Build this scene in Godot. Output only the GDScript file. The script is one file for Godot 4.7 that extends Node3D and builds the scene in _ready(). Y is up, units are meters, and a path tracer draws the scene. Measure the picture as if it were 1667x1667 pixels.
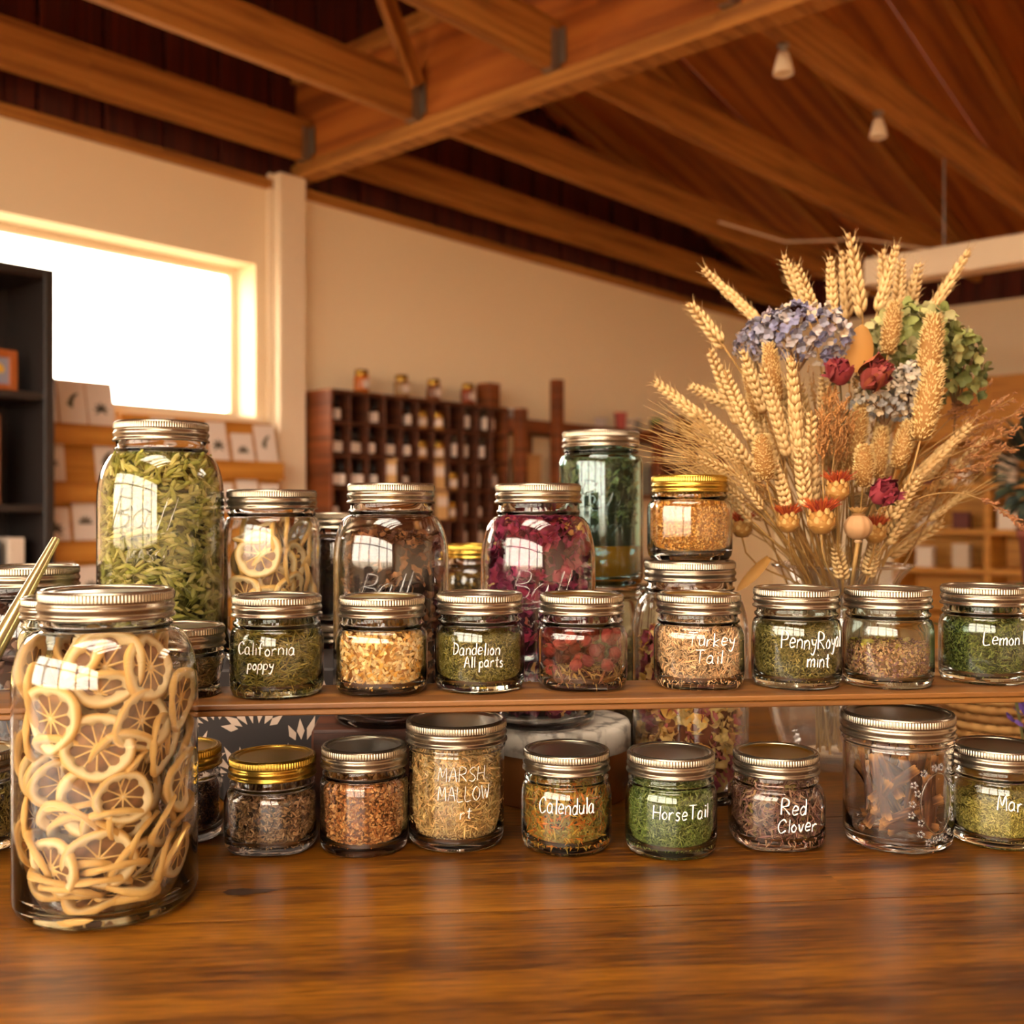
extends Node3D
# A herb shop counter: mason jars on a plank riser, a dried bouquet, a timber roofed shop behind.

const F := 1700.0
const EYE := 1.168
const TABLE := 0.90
const SHELF := 1.025

var rng := RandomNumberGenerator.new()
var used := {}
var cache := {}
var M := {}
var RT: Transform3D      # the room's own axes: x along the window wall, z out of it

# ------------------------------------------------------------------ mesh buffer
class MB:
	var v := PackedVector3Array()
	var n := PackedVector3Array()
	var c := PackedColorArray()
	var uv := PackedVector2Array()
	var ix := PackedInt32Array()

	func vert(p: Vector3, nn: Vector3, col := Color.WHITE, t := Vector2.ZERO) -> int:
		v.append(p); n.append(nn); c.append(col); uv.append(t)
		return v.size() - 1

	func tri(a: int, b: int, d: int) -> void:
		var g := (v[b] - v[a]).cross(v[d] - v[a])
		if g.dot(n[a] + n[b] + n[d]) > 0.0:
			ix.append_array(PackedInt32Array([a, d, b]))
		else:
			ix.append_array(PackedInt32Array([a, b, d]))

	func grid(base: int, rows: int, cols: int) -> void:
		for i in rows - 1:
			for j in cols - 1:
				var a := base + i * cols + j
				tri(a, a + 1, a + cols + 1)
				tri(a, a + cols + 1, a + cols)

	func face(a: Vector3, b: Vector3, d: Vector3, e: Vector3, nn: Vector3, col := Color.WHITE, ua := Vector2.ZERO, ub := Vector2.ZERO, ud := Vector2.ZERO, ue := Vector2.ZERO) -> void:
		var s := v.size()
		vert(a, nn, col, ua); vert(b, nn, col, ub); vert(d, nn, col, ud); vert(e, nn, col, ue)
		tri(s, s + 1, s + 2); tri(s, s + 2, s + 3)

	# a box with chamfered edges; uv in metres, u along x
	func box(size: Vector3, xf := Transform3D(), bev := 0.0, col := Color.WHITE, uo := Vector2.ZERO) -> void:
		var h := size / 2.0
		var bb := minf(bev, minf(h.x, minf(h.y, h.z)) * 0.9)
		for ax in 3:
			var u := Vector3.ZERO; var w := Vector3.ZERO; var d := Vector3.ZERO
			d[ax] = 1.0
			u[(ax + 1) % 3] = 1.0; w[(ax + 2) % 3] = 1.0
			if ax == 0: u = Vector3(0, 0, 1); w = Vector3(0, 1, 0)
			if ax == 1: u = Vector3(1, 0, 0); w = Vector3(0, 0, 1)
			if ax == 2: u = Vector3(1, 0, 0); w = Vector3(0, 1, 0)
			var hu := h.dot(u) - bb
			var hw := h.dot(w) - bb
			for s in [-1.0, 1.0]:
				var o: Vector3 = d * (h[ax] * s)
				var nn: Vector3 = (xf.basis * (d * s)).normalized()
				face(xf * (o - u * hu - w * hw), xf * (o + u * hu - w * hw), xf * (o + u * hu + w * hw), xf * (o - u * hu + w * hw), nn, col,
					uo + Vector2(-hu, -hw), uo + Vector2(hu, -hw), uo + Vector2(hu, hw), uo + Vector2(-hu, hw))
		if bb <= 0.0: return
		for ax in 3:
			var a1 := (ax + 1) % 3
			var a2 := (ax + 2) % 3
			for s in [-1.0, 1.0]:
				for t in [-1.0, 1.0]:
					var p := Vector3.ZERO; var q := Vector3.ZERO
					p[a1] = h[a1] * s; p[a2] = (h[a2] - bb) * t
					q[a1] = (h[a1] - bb) * s; q[a2] = h[a2] * t
					var e := Vector3.ZERO
					e[ax] = h[ax] - bb
					var nn := Vector3.ZERO
					nn[a1] = s; nn[a2] = t
					nn = (xf.basis * nn).normalized()
					face(xf * (p - e), xf * (p + e), xf * (q + e), xf * (q - e), nn, col, uo + Vector2(-e[ax], p.y), uo + Vector2(e[ax], p.y), uo + Vector2(e[ax], q.y), uo + Vector2(-e[ax], q.y))
		for s in [-1.0, 1.0]:
			for t in [-1.0, 1.0]:
				for r in [-1.0, 1.0]:
					var k := Vector3(s, t, r)
					var i := v.size()
					var nn := (xf.basis * k).normalized()
					vert(xf * (k * Vector3(h.x, h.y - bb, h.z - bb)), nn, col, uo)
					vert(xf * (k * Vector3(h.x - bb, h.y, h.z - bb)), nn, col, uo)
					vert(xf * (k * Vector3(h.x - bb, h.y - bb, h.z)), nn, col, uo)
					tri(i, i + 1, i + 2)

	# profile: Vector3(radius, height, squareness); repeated points make hard edges
	func lathe(pr: Array, seg: int, xf := Transform3D(), col := Color.WHITE, sqn := 4.0, cols: Array = [], teeth := []) -> void:
		var m := pr.size()
		var nr := []
		for i in m:
			var t := Vector2.ZERO
			if i > 0:
				var q := Vector2(pr[i].x - pr[i - 1].x, pr[i].y - pr[i - 1].y)
				if q.length() > 1e-6: t += q.normalized()
			var hard := i > 0 and Vector2(pr[i].x - pr[i - 1].x, pr[i].y - pr[i - 1].y).length() < 1e-6
			var hard2 := i < m - 1 and Vector2(pr[i + 1].x - pr[i].x, pr[i + 1].y - pr[i].y).length() < 1e-6
			if hard: t = Vector2.ZERO
			if i < m - 1 and not hard2:
				var q2 := Vector2(pr[i + 1].x - pr[i].x, pr[i + 1].y - pr[i].y)
				if q2.length() > 1e-6: t += q2.normalized()
			t = t.normalized()
			nr.append(Vector2(t.y, -t.x))
		var base := v.size()
		for i in m:
			var p: Vector3 = pr[i]
			for j in seg + 1:
				var a := TAU * j / seg
				var k := 1.0
				var dk := 0.0
				if p.z > 0.0:
					k = lerpf(1.0, MB.sq(a, sqn), p.z)
					dk = (lerpf(1.0, MB.sq(a + 0.01, sqn), p.z) - lerpf(1.0, MB.sq(a - 0.01, sqn), p.z)) / 0.02
				var r := p.x * k
				if teeth and p.x > teeth[2] and p.y > teeth[0] and p.y < teeth[1]:
					r += teeth[3] * cos(teeth[4] * a)
					dk -= teeth[3] * teeth[4] * sin(teeth[4] * a) / p.x
				var er := Vector3(sin(a), 0, cos(a))
				var et := Vector3(cos(a), 0, -sin(a))
				var rad := (er * k - et * dk).normalized()
				var nn: Vector3 = rad * nr[i].x + Vector3.UP * nr[i].y
				vert(xf * (er * r + Vector3.UP * p.y), (xf.basis * nn).normalized(), cols[i] if cols else col, Vector2(float(j) / seg, p.y))
		for i in m - 1:
			if Vector2(pr[i + 1].x - pr[i].x, pr[i + 1].y - pr[i].y).length() < 1e-6: continue
			for j in seg:
				var a := base + i * (seg + 1) + j
				var b := a + seg + 1
				if pr[i].x > 1e-6: tri(a, a + 1, b + 1 if pr[i + 1].x > 1e-6 else b)
				if pr[i + 1].x > 1e-6: tri(a, b + 1, b)

	static func sq(a: float, e: float) -> float:
		return pow(pow(absf(cos(a)), e) + pow(absf(sin(a)), e), -1.0 / e)

	func tube(pts: Array, rads: Array, seg := 6, col := Color.WHITE, caps := true, cols: Array = []) -> void:
		var m := pts.size()
		var base := v.size()
		var side := Vector3.ZERO
		for i in m:
			var t: Vector3 = (pts[mini(i + 1, m - 1)] - pts[maxi(i - 1, 0)]).normalized()
			if side == Vector3.ZERO:
				side = t.cross(Vector3.UP if absf(t.y) < 0.9 else Vector3.RIGHT).normalized()
			side = (side - t * side.dot(t)).normalized()
			var up := t.cross(side)
			for j in seg + 1:
				var a := TAU * j / seg
				var d := side * cos(a) + up * sin(a)
				vert(pts[i] + d * rads[i], d, cols[i] if cols else col, Vector2(float(i) / m, float(j) / seg))
		grid(base, m, seg + 1)
		if caps:
			for e in [0, m - 1]:
				if rads[e] < 1e-5: continue
				var t2: Vector3 = (pts[1] - pts[0]).normalized() * -1.0 if e == 0 else (pts[m - 1] - pts[m - 2]).normalized()
				var s := vert(pts[e], t2, cols[e] if cols else col)
				for j in seg + 1:
					vert(v[base + e * (seg + 1) + j], t2, cols[e] if cols else col)
				for j in seg: tri(s, s + 1 + j, s + 2 + j)

	# pointed body along +y of the frame, length 1, half width 0.5
	func spindle(xf: Transform3D, col: Color, seg := 5, rings := 4, belly := 0.4, tip := Color(0, 0, 0, 0)) -> void:
		var base := v.size()
		for i in rings + 1:
			var t := float(i) / rings
			var r := 0.5 * pow(sin(PI * pow(t, log(0.5) / log(belly))), 0.8) if i > 0 and i < rings else 0.02
			var k := col if tip.a == 0.0 else col.lerp(tip, t)
			for j in seg + 1:
				var a := TAU * j / seg
				var d := Vector3(cos(a), 0, sin(a))
				vert(xf * (d * r + Vector3.UP * t), (xf.basis * (d + Vector3.UP * (t - 0.4))).normalized(), k)
		grid(base, rings + 1, seg + 1)

	# a curved patch: u along y of the frame (0..1), width w, curl
	func petal(xf: Transform3D, col: Color, w := 0.8, curl := 0.3, cup := 0.3, tip := Color(0, 0, 0, 0), rows := 4, notch := 0.0) -> void:
		var base := v.size()
		var colsn := 5
		for i in rows + 1:
			var t := float(i) / rows
			var hw := w * 0.5 * pow(sin(PI * clampf(0.12 + t * 0.80, 0.0, 1.0)), 0.6)
			for j in colsn:
				var s := (float(j) / (colsn - 1)) * 2.0 - 1.0
				var p := Vector3(s * hw, t - absf(s) * 0.08 * t + notch * t * (absf(s) - 0.4), curl * t * t + cup * s * s * hw)
				var nn := Vector3(-2.0 * cup * s, -2.0 * curl * t, 1.0).normalized()
				vert(xf * p, (xf.basis * nn).normalized(), col if tip.a == 0.0 else col.lerp(tip, t))
		grid(base, rows + 1, colsn)

	func mesh() -> ArrayMesh:
		var a := []
		a.resize(Mesh.ARRAY_MAX)
		a[Mesh.ARRAY_VERTEX] = v
		a[Mesh.ARRAY_NORMAL] = n
		a[Mesh.ARRAY_COLOR] = c
		a[Mesh.ARRAY_TEX_UV] = uv
		a[Mesh.ARRAY_INDEX] = ix
		var am := ArrayMesh.new()
		am.add_surface_from_arrays(Mesh.PRIMITIVE_TRIANGLES, a)
		return am

# ------------------------------------------------------------------ scene helpers
func at(px: float, y: float, d: float) -> Vector3:
	return Vector3((px - 833.5) / F * d, y, -d)

func numbered(called: String) -> String:
	if not used.has(called):
		used[called] = 0
		return called
	used[called] += 1
	return "%s_%03d" % [called, used[called]]

func tag(o: Node, label: String, category := "", group := "", kind := "") -> Node:
	if label: o.set_meta("label", label)
	if category: o.set_meta("category", category)
	if group: o.set_meta("group", group)
	if kind: o.set_meta("kind", kind)
	return o

func thing(called: String, label: String, category: String, where := Transform3D(), group := "", kind := "") -> Node3D:
	var o := Node3D.new()
	o.name = numbered(called)
	add_child(o)
	o.transform = where
	tag(o, label, category, group, kind)
	return o

func part(called: String, mesh: Mesh, material: Material, parent: Node, where := Transform3D()) -> MeshInstance3D:
	var o := MeshInstance3D.new()
	o.name = numbered(called) if parent == self else called
	o.mesh = mesh
	o.material_override = material
	o.transform = where
	parent.add_child(o, true)
	return o

func copy_of(o: Node3D, where: Transform3D, label := "", group := "") -> Node3D:
	var c: Node3D = o.duplicate()
	var nm: String = o.name
	if nm.length() > 4 and nm[-4] == "_" and nm.right(3).is_valid_int(): nm = nm.left(-4)
	c.name = numbered(nm)
	add_child(c)
	c.transform = where
	if label: c.set_meta("label", label)
	if group: c.set_meta("group", group)
	return c

func move(p: Vector3, turn := 0.0) -> Transform3D:
	return Transform3D(Basis(Vector3.UP, turn), p)

func box_mesh(size: Vector3, bev := 0.002, uo := Vector2.ZERO) -> ArrayMesh:
	var key := "box%s%s%s" % [size, bev, uo]
	if not cache.has(key):
		var b := MB.new()
		b.box(size, Transform3D(), bev, Color.WHITE, uo)
		cache[key] = b.mesh()
	return cache[key]

func rgb(r: float, g: float, b: float) -> Color:
	return Color(r / 255.0, g / 255.0, b / 255.0)

func lin(r: float, g: float, b: float) -> Color:
	return rgb(r, g, b).srgb_to_linear()

func mat(called: String, col: Color, rough := 0.8, metal := 0.0) -> StandardMaterial3D:
	var m := StandardMaterial3D.new()
	m.resource_name = called
	m.albedo_color = col
	m.roughness = rough
	m.metallic = metal
	M[called] = m
	return m

func vcmat(called: String, rough := 0.8, back := 0.0) -> StandardMaterial3D:
	var m := mat(called, Color.WHITE, rough)
	m.vertex_color_use_as_albedo = true
	m.cull_mode = BaseMaterial3D.CULL_DISABLED
	if back > 0.0:
		m.backlight_enabled = true
		m.backlight = Color(back, back, back)
	return m

# layered streaks: grain runs along u
func wood_image(sd: int, dark: Color, mid: Color, light: Color, w := 1024, h := 1024, fine := 0.5, stains := 0.0) -> ImageTexture:
	var pick := func(sx: int, sy: int, s: int, f: float) -> PackedByteArray:
		var nz := FastNoiseLite.new()
		nz.seed = s
		nz.frequency = f
		nz.noise_type = FastNoiseLite.TYPE_SIMPLEX
		var im := nz.get_seamless_image(sx, sy)
		im.resize(w, h, Image.INTERPOLATE_CUBIC)
		im.convert(Image.FORMAT_L8)
		return im.get_data()
	var a: PackedByteArray = pick.call(40, 512, sd, 0.25)
	var b: PackedByteArray = pick.call(128, 1024, sd + 1, 0.35)
	var d: PackedByteArray = pick.call(12, 96, sd + 2, 0.08)
	var e: PackedByteArray = pick.call(96, 192, sd + 3, 0.03)
	var lut := []
	for i in 256:
		var t := i / 255.0
		lut.append(dark.lerp(mid, t * 2.0) if t < 0.5 else mid.lerp(light, t * 2.0 - 1.0))
	var out := PackedByteArray()
	out.resize(w * h * 3)
	for i in w * h:
		var t := 128.0 + (a[i] - 128) * 0.5 * fine * 1.4 + (b[i] - 128) * fine * 0.6 + (d[i] - 128) * 0.7
		if b[i] < 60: t -= (60 - b[i]) * fine * 1.5
		if stains > 0.0 and e[i] < 90: t -= (90 - e[i]) * stains
		var col: Color = lut[clampi(int(t), 0, 255)]
		out[i * 3] = int(col.r * 255); out[i * 3 + 1] = int(col.g * 255); out[i * 3 + 2] = int(col.b * 255)
	return ImageTexture.create_from_image(Image.create_from_data(w, h, false, Image.FORMAT_RGB8, out))

func wood(called: String, sd: int, dark: Color, mid: Color, light: Color, rough: float, scale: Vector2, fine := 0.5, stains := 0.0, px := 512) -> StandardMaterial3D:
	var m := mat(called, Color.WHITE, rough)
	m.albedo_texture = wood_image(sd, dark, mid, light, px, px, fine, stains)
	m.uv1_scale = Vector3(scale.x, scale.y, 1)
	return m

# ------------------------------------------------------------------ the scene
func _ready() -> void:
	rng.seed = 7
	var cam := Camera3D.new()
	cam.name = "camera"
	add_child(cam)
	cam.position = Vector3(0, EYE, 0)
	var lens := CameraAttributesPhysical.new()
	lens.frustum_focal_length = 12.0 / (833.5 / F)
	lens.frustum_focus_distance = 0.835
	lens.frustum_near = 0.05
	lens.frustum_far = 60.0
	lens.exposure_aperture = 4.2
	cam.attributes = lens
	cam.current = true

	var env := Environment.new()
	env.background_mode = Environment.BG_SKY
	var sky := ProceduralSkyMaterial.new()
	sky.sky_top_color = rgb(250, 236, 214)
	sky.sky_horizon_color = rgb(255, 240, 216)
	sky.ground_bottom_color = rgb(150, 130, 105)
	sky.ground_horizon_color = rgb(190, 172, 145)
	sky.sky_energy_multiplier = 1.0
	sky.ground_energy_multiplier = 1.0
	sky.energy_multiplier = 18.0
	env.sky = Sky.new()
	env.sky.sky_material = sky
	env.tonemap_mode = Environment.TONE_MAPPER_LINEAR
	env.tonemap_exposure = 1.0
	env.sdfgi_enabled = true
	env.ssao_enabled = true
	env.ssil_enabled = true
	var we := WorldEnvironment.new()
	we.name = "environment"
	we.environment = env
	add_child(we)

	var yaw := deg_to_rad(41.7)
	RT = Transform3D(Basis(Vector3(sin(yaw), 0, -cos(yaw)), Vector3.UP, Vector3(cos(yaw), 0, sin(yaw))), Vector3(-1.02, 0, -5.0))
	make_materials()
	make_room()
	make_roof()
	make_counter()
	make_jars()
	make_lemon_jars()
	make_bouquet()
	make_background()

func make_materials() -> void:
	# solid glass that bends light, and one thin pane material for the windows
	for v in [["glass_clear", Color(1, 1, 1, 0.0)], ["glass_aqua", Color(0.93, 0.97, 0.945, 0.0)], ["glass_blue", Color(0.78, 0.95, 0.96, 0.0)]]:
		var q := mat(v[0], v[1], 0.01)
		q.refraction_enabled = true
		q.refraction_scale = 0.05
		q.transparency = BaseMaterial3D.TRANSPARENCY_ALPHA
	var g := mat("glass_window", Color(0.95, 0.97, 0.98, 0.02), 0.015)
	g.transparency = BaseMaterial3D.TRANSPARENCY_ALPHA
	var th: StandardMaterial3D = g.duplicate()
	th.resource_name = "glass_thin"
	th.albedo_color = Color(0.95, 0.97, 0.95, 0.03)
	M["glass_thin"] = th
	mat("silver", rgb(152, 139, 120), 0.27, 0.95)
	mat("gold", rgb(190, 154, 66), 0.27, 0.95)
	mat("silver_disc", rgb(160, 148, 128), 0.3, 0.95)
	mat("gold_disc", rgb(172, 140, 62), 0.3, 0.95)
	mat("brass", rgb(205, 190, 132), 0.22, 0.85)
	mat("white_ink", rgb(240, 236, 228), 0.6)
	vcmat("herb", 0.85, 0.15)
	vcmat("petal_skin", 0.75, 0.3)
	vcmat("straw", 0.8, 0.25)
	vcmat("herb_core", 0.95)
	vcmat("painted", 0.7)
	vcmat("fruit", 0.6, 0.35)
	vcmat("hip_skin", 0.8)
	wood("counter_wood", 11, rgb(46, 19, 0), rgb(97, 54, 1), rgb(128, 78, 6), 0.36, Vector2(0.8, 1.6), 1.1, 0.8, 1024)
	wood("riser_wood", 23, rgb(66, 34, 4), rgb(110, 66, 18), rgb(130, 84, 28), 0.5, Vector2(1.5, 5), 0.35)
	wood("beam_wood", 31, rgb(104, 58, 14), rgb(170, 112, 44), rgb(196, 140, 66), 0.75, Vector2(0.5, 2.5), 0.4)
	wood("ply_wood", 37, rgb(116, 56, 12), rgb(172, 98, 32), rgb(196, 122, 46), 0.7, Vector2(0.4, 1.2), 0.3)
	wood("red_wood", 41, rgb(46, 14, 6), rgb(84, 28, 12), rgb(112, 44, 20), 0.8, Vector2(0.6, 3), 0.5)
	wood("brown_wood", 43, rgb(64, 26, 6), rgb(118, 58, 18), rgb(146, 78, 30), 0.55, Vector2(0.8, 3), 0.4)
	wood("dark_brown_wood", 44, rgb(36, 15, 5), rgb(80, 38, 16), rgb(100, 52, 24), 0.6, Vector2(0.8, 3), 0.4)
	wood("honey_wood", 47, rgb(150, 90, 18), rgb(190, 126, 40), rgb(208, 148, 60), 0.6, Vector2(0.8, 3), 0.35)
	wood("floor_wood", 53, rgb(112, 66, 32), rgb(164, 110, 64), rgb(190, 138, 88), 0.5, Vector2(0.5, 2), 0.4)
	mat("plaster", rgb(247, 226, 190), 0.9)
	mat("white_paint", rgb(240, 220, 190), 0.7)
	mat("black_wood", rgb(34, 26, 24), 0.5)
	mat("steel", rgb(150, 142, 132), 0.45, 0.8)

func solid(called: String, lo: Vector3, hi: Vector3, material: Material, parent: Node, bev := 0.0) -> MeshInstance3D:
	return part(called, box_mesh(hi - lo, bev), material, parent, Transform3D(Basis(), (lo + hi) / 2.0))

func structure(called: String) -> Node3D:
	var o := Node3D.new()
	o.name = called
	add_child(o)
	o.transform = RT
	o.set_meta("kind", "structure")
	return o

# the room in its own axes: x from -6.2 (shopfront) to 4.77, z from 0 (window wall) to 8.6
func make_room() -> void:
	var f := structure("floor")
	for i in 34:
		var z := 0.0 + i * 0.25
		var off := (i * 7 % 5) * 1.1
		var cuts := [-6.4, -6.2 + 1.0 + off, -1.5 + off, 2.6 + off * 0.3, 4.95]
		for k in 4:
			part("floorboard", box_mesh(Vector3(cuts[k + 1] - cuts[k] - 0.003, 0.03, 0.247), 0.002, Vector2(i * 0.37, k * 0.71)), M.floor_wood, f, Transform3D(Basis(), Vector3((cuts[k] + cuts[k + 1]) / 2.0, -0.015, z + 0.125)))
	solid("subfloor", Vector3(-6.5, -0.2, -0.3), Vector3(5.0, -0.031, 8.7), M.floor_wood, f)
	tag(f, "worn wooden board floor of the shop", "", "", "structure")

	var w := structure("wall_back")
	# opening from x -2.9 to -0.245, y 1.6 to 2.31
	var x0 := -2.9
	var x1 := -0.245
	solid("plaster_panel", Vector3(-6.4, 0, -0.19), Vector3(x0, 2.67, 0), M.plaster, w)
	solid("plaster_panel", Vector3(x1, 0, -0.19), Vector3(4.95, 2.67, 0), M.plaster, w)
	solid("plaster_panel", Vector3(x0, 0, -0.19), Vector3(x1, 1.6, 0), M.plaster, w)
	solid("plaster_panel", Vector3(x0, 2.31, -0.19), Vector3(x1, 2.67, 0), M.plaster, w)
	solid("corner_post", Vector3(-0.16, 0, 0), Vector3(-0.01, 2.745, 0.07), M.white_paint, w, 0.004)
	solid("trim_strip", Vector3(-0.185, 0, 0), Vector3(-0.162, 2.745, 0.02), M.white_paint, w, 0.003)
	solid("top_plate", Vector3(-6.4, 2.67, -0.15), Vector3(4.95, 2.72, 0.02), M.beam_wood, w, 0.004)
	for i in 82:
		var x := -6.4 + i * 0.139
		part("gable_board", box_mesh(Vector3(1.6, 0.13, 0.02), 0.003, Vector2(i * 0.41, i * 0.13)), M.red_wood, w, Transform3D(Basis(Vector3(0, 1, 0), Vector3(-1, 0, 0), Vector3(0, 0, 1)), Vector3(x, 3.5, -0.13 - 0.02 * (i % 2))))
	solid("sheathing", Vector3(-6.4, 2.72, -0.22), Vector3(4.95, 4.4, -0.17), M.red_wood, w)
	tag(w, "cream plaster wall with dark red boards above its top plate", "", "", "structure")
	var win := structure("window_1")
	solid("pane", Vector3(x0, 1.6, -0.172), Vector3(x1, 2.31, -0.168), M.glass_window, win)
	for e in [[x0, x0 + 0.035], [x1 - 0.035, x1], [-1.6, -1.565]]:
		solid("window_frame", Vector3(e[0], 1.6, -0.19), Vector3(e[1], 2.31, -0.15), M.white_paint, win, 0.003)
	for e in [[1.6, 1.635], [2.275, 2.31]]:
		solid("window_frame", Vector3(x0 + 0.035, e[0], -0.19), Vector3(x1 - 0.035, e[1], -0.15), M.white_paint, win, 0.003)
	solid("window_sill", Vector3(x0 - 0.03, 1.57, -0.15), Vector3(x1 + 0.03, 1.6, 0.03), M.white_paint, win, 0.003)
	tag(win, "wide blown-out bright window in the cream wall", "", "", "structure")

	var r := structure("wall_right")
	solid("plaster_panel", Vector3(4.77, 0, 0), Vector3(4.95, 2.67, 8.6), M.plaster, r)
	for i in 62:
		part("gable_board", box_mesh(Vector3(1.0, 0.13, 0.02), 0.003, Vector2(i * 0.37, i * 0.11)), M.red_wood, r, Transform3D(Basis(Vector3(0, 1, 0), Vector3(0, 0, 1), Vector3(1, 0, 0)), Vector3(4.86 + 0.02 * (i % 2), 3.17, i * 0.139)))
	solid("sheathing", Vector3(4.9, 2.67, -0.2), Vector3(4.98, 3.8, 8.8), M.red_wood, r)
	tag(r, "cream plaster end wall behind the bouquet", "", "", "structure")

	# shopfront behind the viewer: four tall panes in a timber frame
	var s := structure("wall_left")
	solid("plaster_panel", Vector3(-6.4, 0, -0.2), Vector3(-6.2, 4.3, 0.6), M.plaster, s)
	solid("plaster_panel", Vector3(-6.4, 0, 8.1), Vector3(-6.2, 4.3, 8.8), M.plaster, s)
	solid("plaster_panel", Vector3(-6.4, 2.95, 0.6), Vector3(-6.2, 4.3, 8.1), M.plaster, s)
	solid("plaster_panel", Vector3(-6.4, 0, 0.6), Vector3(-6.2, 0.95, 8.1), M.plaster, s)
	tag(s, "shopfront wall with tall panes of daylight", "", "", "structure")
	for k in 5:
		var wn := structure("window_%d" % (k + 2))
		var z0 := 0.6 + k * 1.5
		solid("pane", Vector3(-6.302, 0.95, z0), Vector3(-6.298, 2.95, z0 + 1.5), M.glass_window, wn)
		for e in [z0, z0 + 1.43]:
			solid("window_frame", Vector3(-6.34, 0.95, e), Vector3(-6.26, 2.95, e + 0.07), M.white_paint, wn, 0.004)
		for e in [0.95, 2.1, 2.88]:
			solid("window_frame", Vector3(-6.34, e, z0 + 0.07), Vector3(-6.26, e + 0.07, z0 + 1.43), M.white_paint, wn, 0.004)
		tag(wn, "tall shopfront window", "", "", "structure")
	var q := structure("wall_front")
	solid("plaster_panel", Vector3(-6.4, 0, 8.6), Vector3(4.95, 4.3, 8.8), M.plaster, q)
	tag(q, "plain plaster wall behind the viewer", "", "", "structure")

func make_roof() -> void:
	var c := structure("ceiling")
	tag(c, "plywood roof deck on exposed rafters", "", "", "structure")
	# two slopes meeting above the main beam
	for sd in [-1.0, 1.0]:
		var run := 6.5 if sd < 0 else 5.1
		var drop := 1.15
		var ln := sqrt(run * run + drop * drop)
		var an: float = atan2(drop, run) * -sd
		for i in 8:
			if (sd < 0 and i in [3, 4]) or (sd > 0 and i in [5, 6]):
				# a skylight opening between the two lengths of sheet
				var h0 := 2.7 if sd < 0 else 1.2
				var h1 := 4.3 if sd < 0 else 3.2
				for e in [[0.0, h0], [h1, run]]:
					var mid: float = (e[0] + e[1]) / 2.0
					part("deck_sheet", box_mesh(Vector3((e[1] - e[0]) * ln / run, 0.03, 1.13), 0.002, Vector2(i * 0.9, mid)), M.ply_wood, c, Transform3D(Basis(Vector3(0, 0, 1), an), Vector3(sd * mid, 4.15 - drop * mid / run, -0.2 + i * 1.135 + 0.55)))
				part("skylight_pane", box_mesh(Vector3((h1 - h0) * ln / run, 0.006, 1.13), 0.0), M.glass_window, c, Transform3D(Basis(Vector3(0, 0, 1), an), Vector3(sd * (h0 + h1) / 2.0, 4.15 - drop * (h0 + h1) / 2.0 / run, -0.2 + i * 1.135 + 0.55)))
				continue
			part("deck_sheet", box_mesh(Vector3(ln, 0.03, 1.13), 0.002, Vector2(i * 0.9, i * 0.3)), M.ply_wood, c, Transform3D(Basis(Vector3(0, 0, 1), an), Vector3(sd * run / 2.0, 4.15 - drop / 2.0, -0.2 + i * 1.135 + 0.55)))
		for k in 12:
			var z := 0.11 + 0.75 * k
			part("rafter", box_mesh(Vector3(ln, 0.14, 0.045), 0.003, Vector2(k * 0.6, 0.2)), M.beam_wood, c, Transform3D(Basis(Vector3(0, 0, 1), an), Vector3(sd * run / 2.0, 4.15 - drop / 2.0 - 0.09, z)))
	var bm := thing("main_beam", "deep boxed timber beam with plywood web running overhead from the white post", "beam", RT, "", "structure")
	solid("bottom_chord", Vector3(-0.05, 2.745, 0.0), Vector3(0.05, 2.81, 8.6), M.beam_wood, bm, 0.004)
	solid("web", Vector3(-0.02, 2.81, 0.0), Vector3(0.02, 3.2, 8.6), M.ply_wood, bm)
	solid("top_chord", Vector3(-0.05, 3.2, 0.0), Vector3(0.05, 3.27, 8.6), M.beam_wood, bm, 0.004)
	for k in 11:
		var z := 0.11 + 0.75 * k
		for sd in [-1.0, 1.0]:
			var ln := 6.15 if sd < 0 else 4.72
			var jt := thing("ceiling_joist", "rough timber joist %s the boxed beam, %s from the window wall" % ["on the window side of" if sd < 0 else "beyond", ["first", "second", "third", "fourth", "fifth", "sixth", "seventh", "eighth", "ninth", "tenth", "eleventh"][k]], "joist", RT * move(Vector3(sd * (0.025 + ln / 2.0), 2.905, z)), "ceiling joists", "structure")
			part("timber", box_mesh(Vector3(ln, 0.19, 0.042), 0.003, Vector2(k * 0.83, sd * 0.4)), M.beam_wood, jt)
			# sheet steel hanger where the joist meets the beam
			var hb := MB.new()
			for e in [-1.0, 1.0]:
				hb.box(Vector3(0.05, 0.15, 0.003), Transform3D(Basis(), Vector3(0, -0.02, e * 0.0235)))
			hb.box(Vector3(0.06, 0.003, 0.05), Transform3D(Basis(), Vector3(0, -0.0975, 0)))
			hb.box(Vector3(0.003, 0.13, 0.1), Transform3D(Basis(), Vector3(-sd * 0.024, 0, 0)))
			part("joist_hanger", hb.mesh(), M.steel, jt, move(Vector3(-sd * (ln / 2.0 - 0.03), 0, 0)))
			if k == 1 and sd < 0:
				# strut from the beam up to the ridge side
				var run := 0.55
				var an := atan2(0.95, run)
				part("strut", box_mesh(Vector3(1.12, 0.075, 0.04), 0.003, Vector2(k * 0.3, 0.7)), M.beam_wood, jt, Transform3D(Basis(Vector3(0, 0, 1), -an if sd < 0 else an), Vector3(-sd * (ln / 2.0 - 0.33), 0.52, 0.043)))

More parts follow.
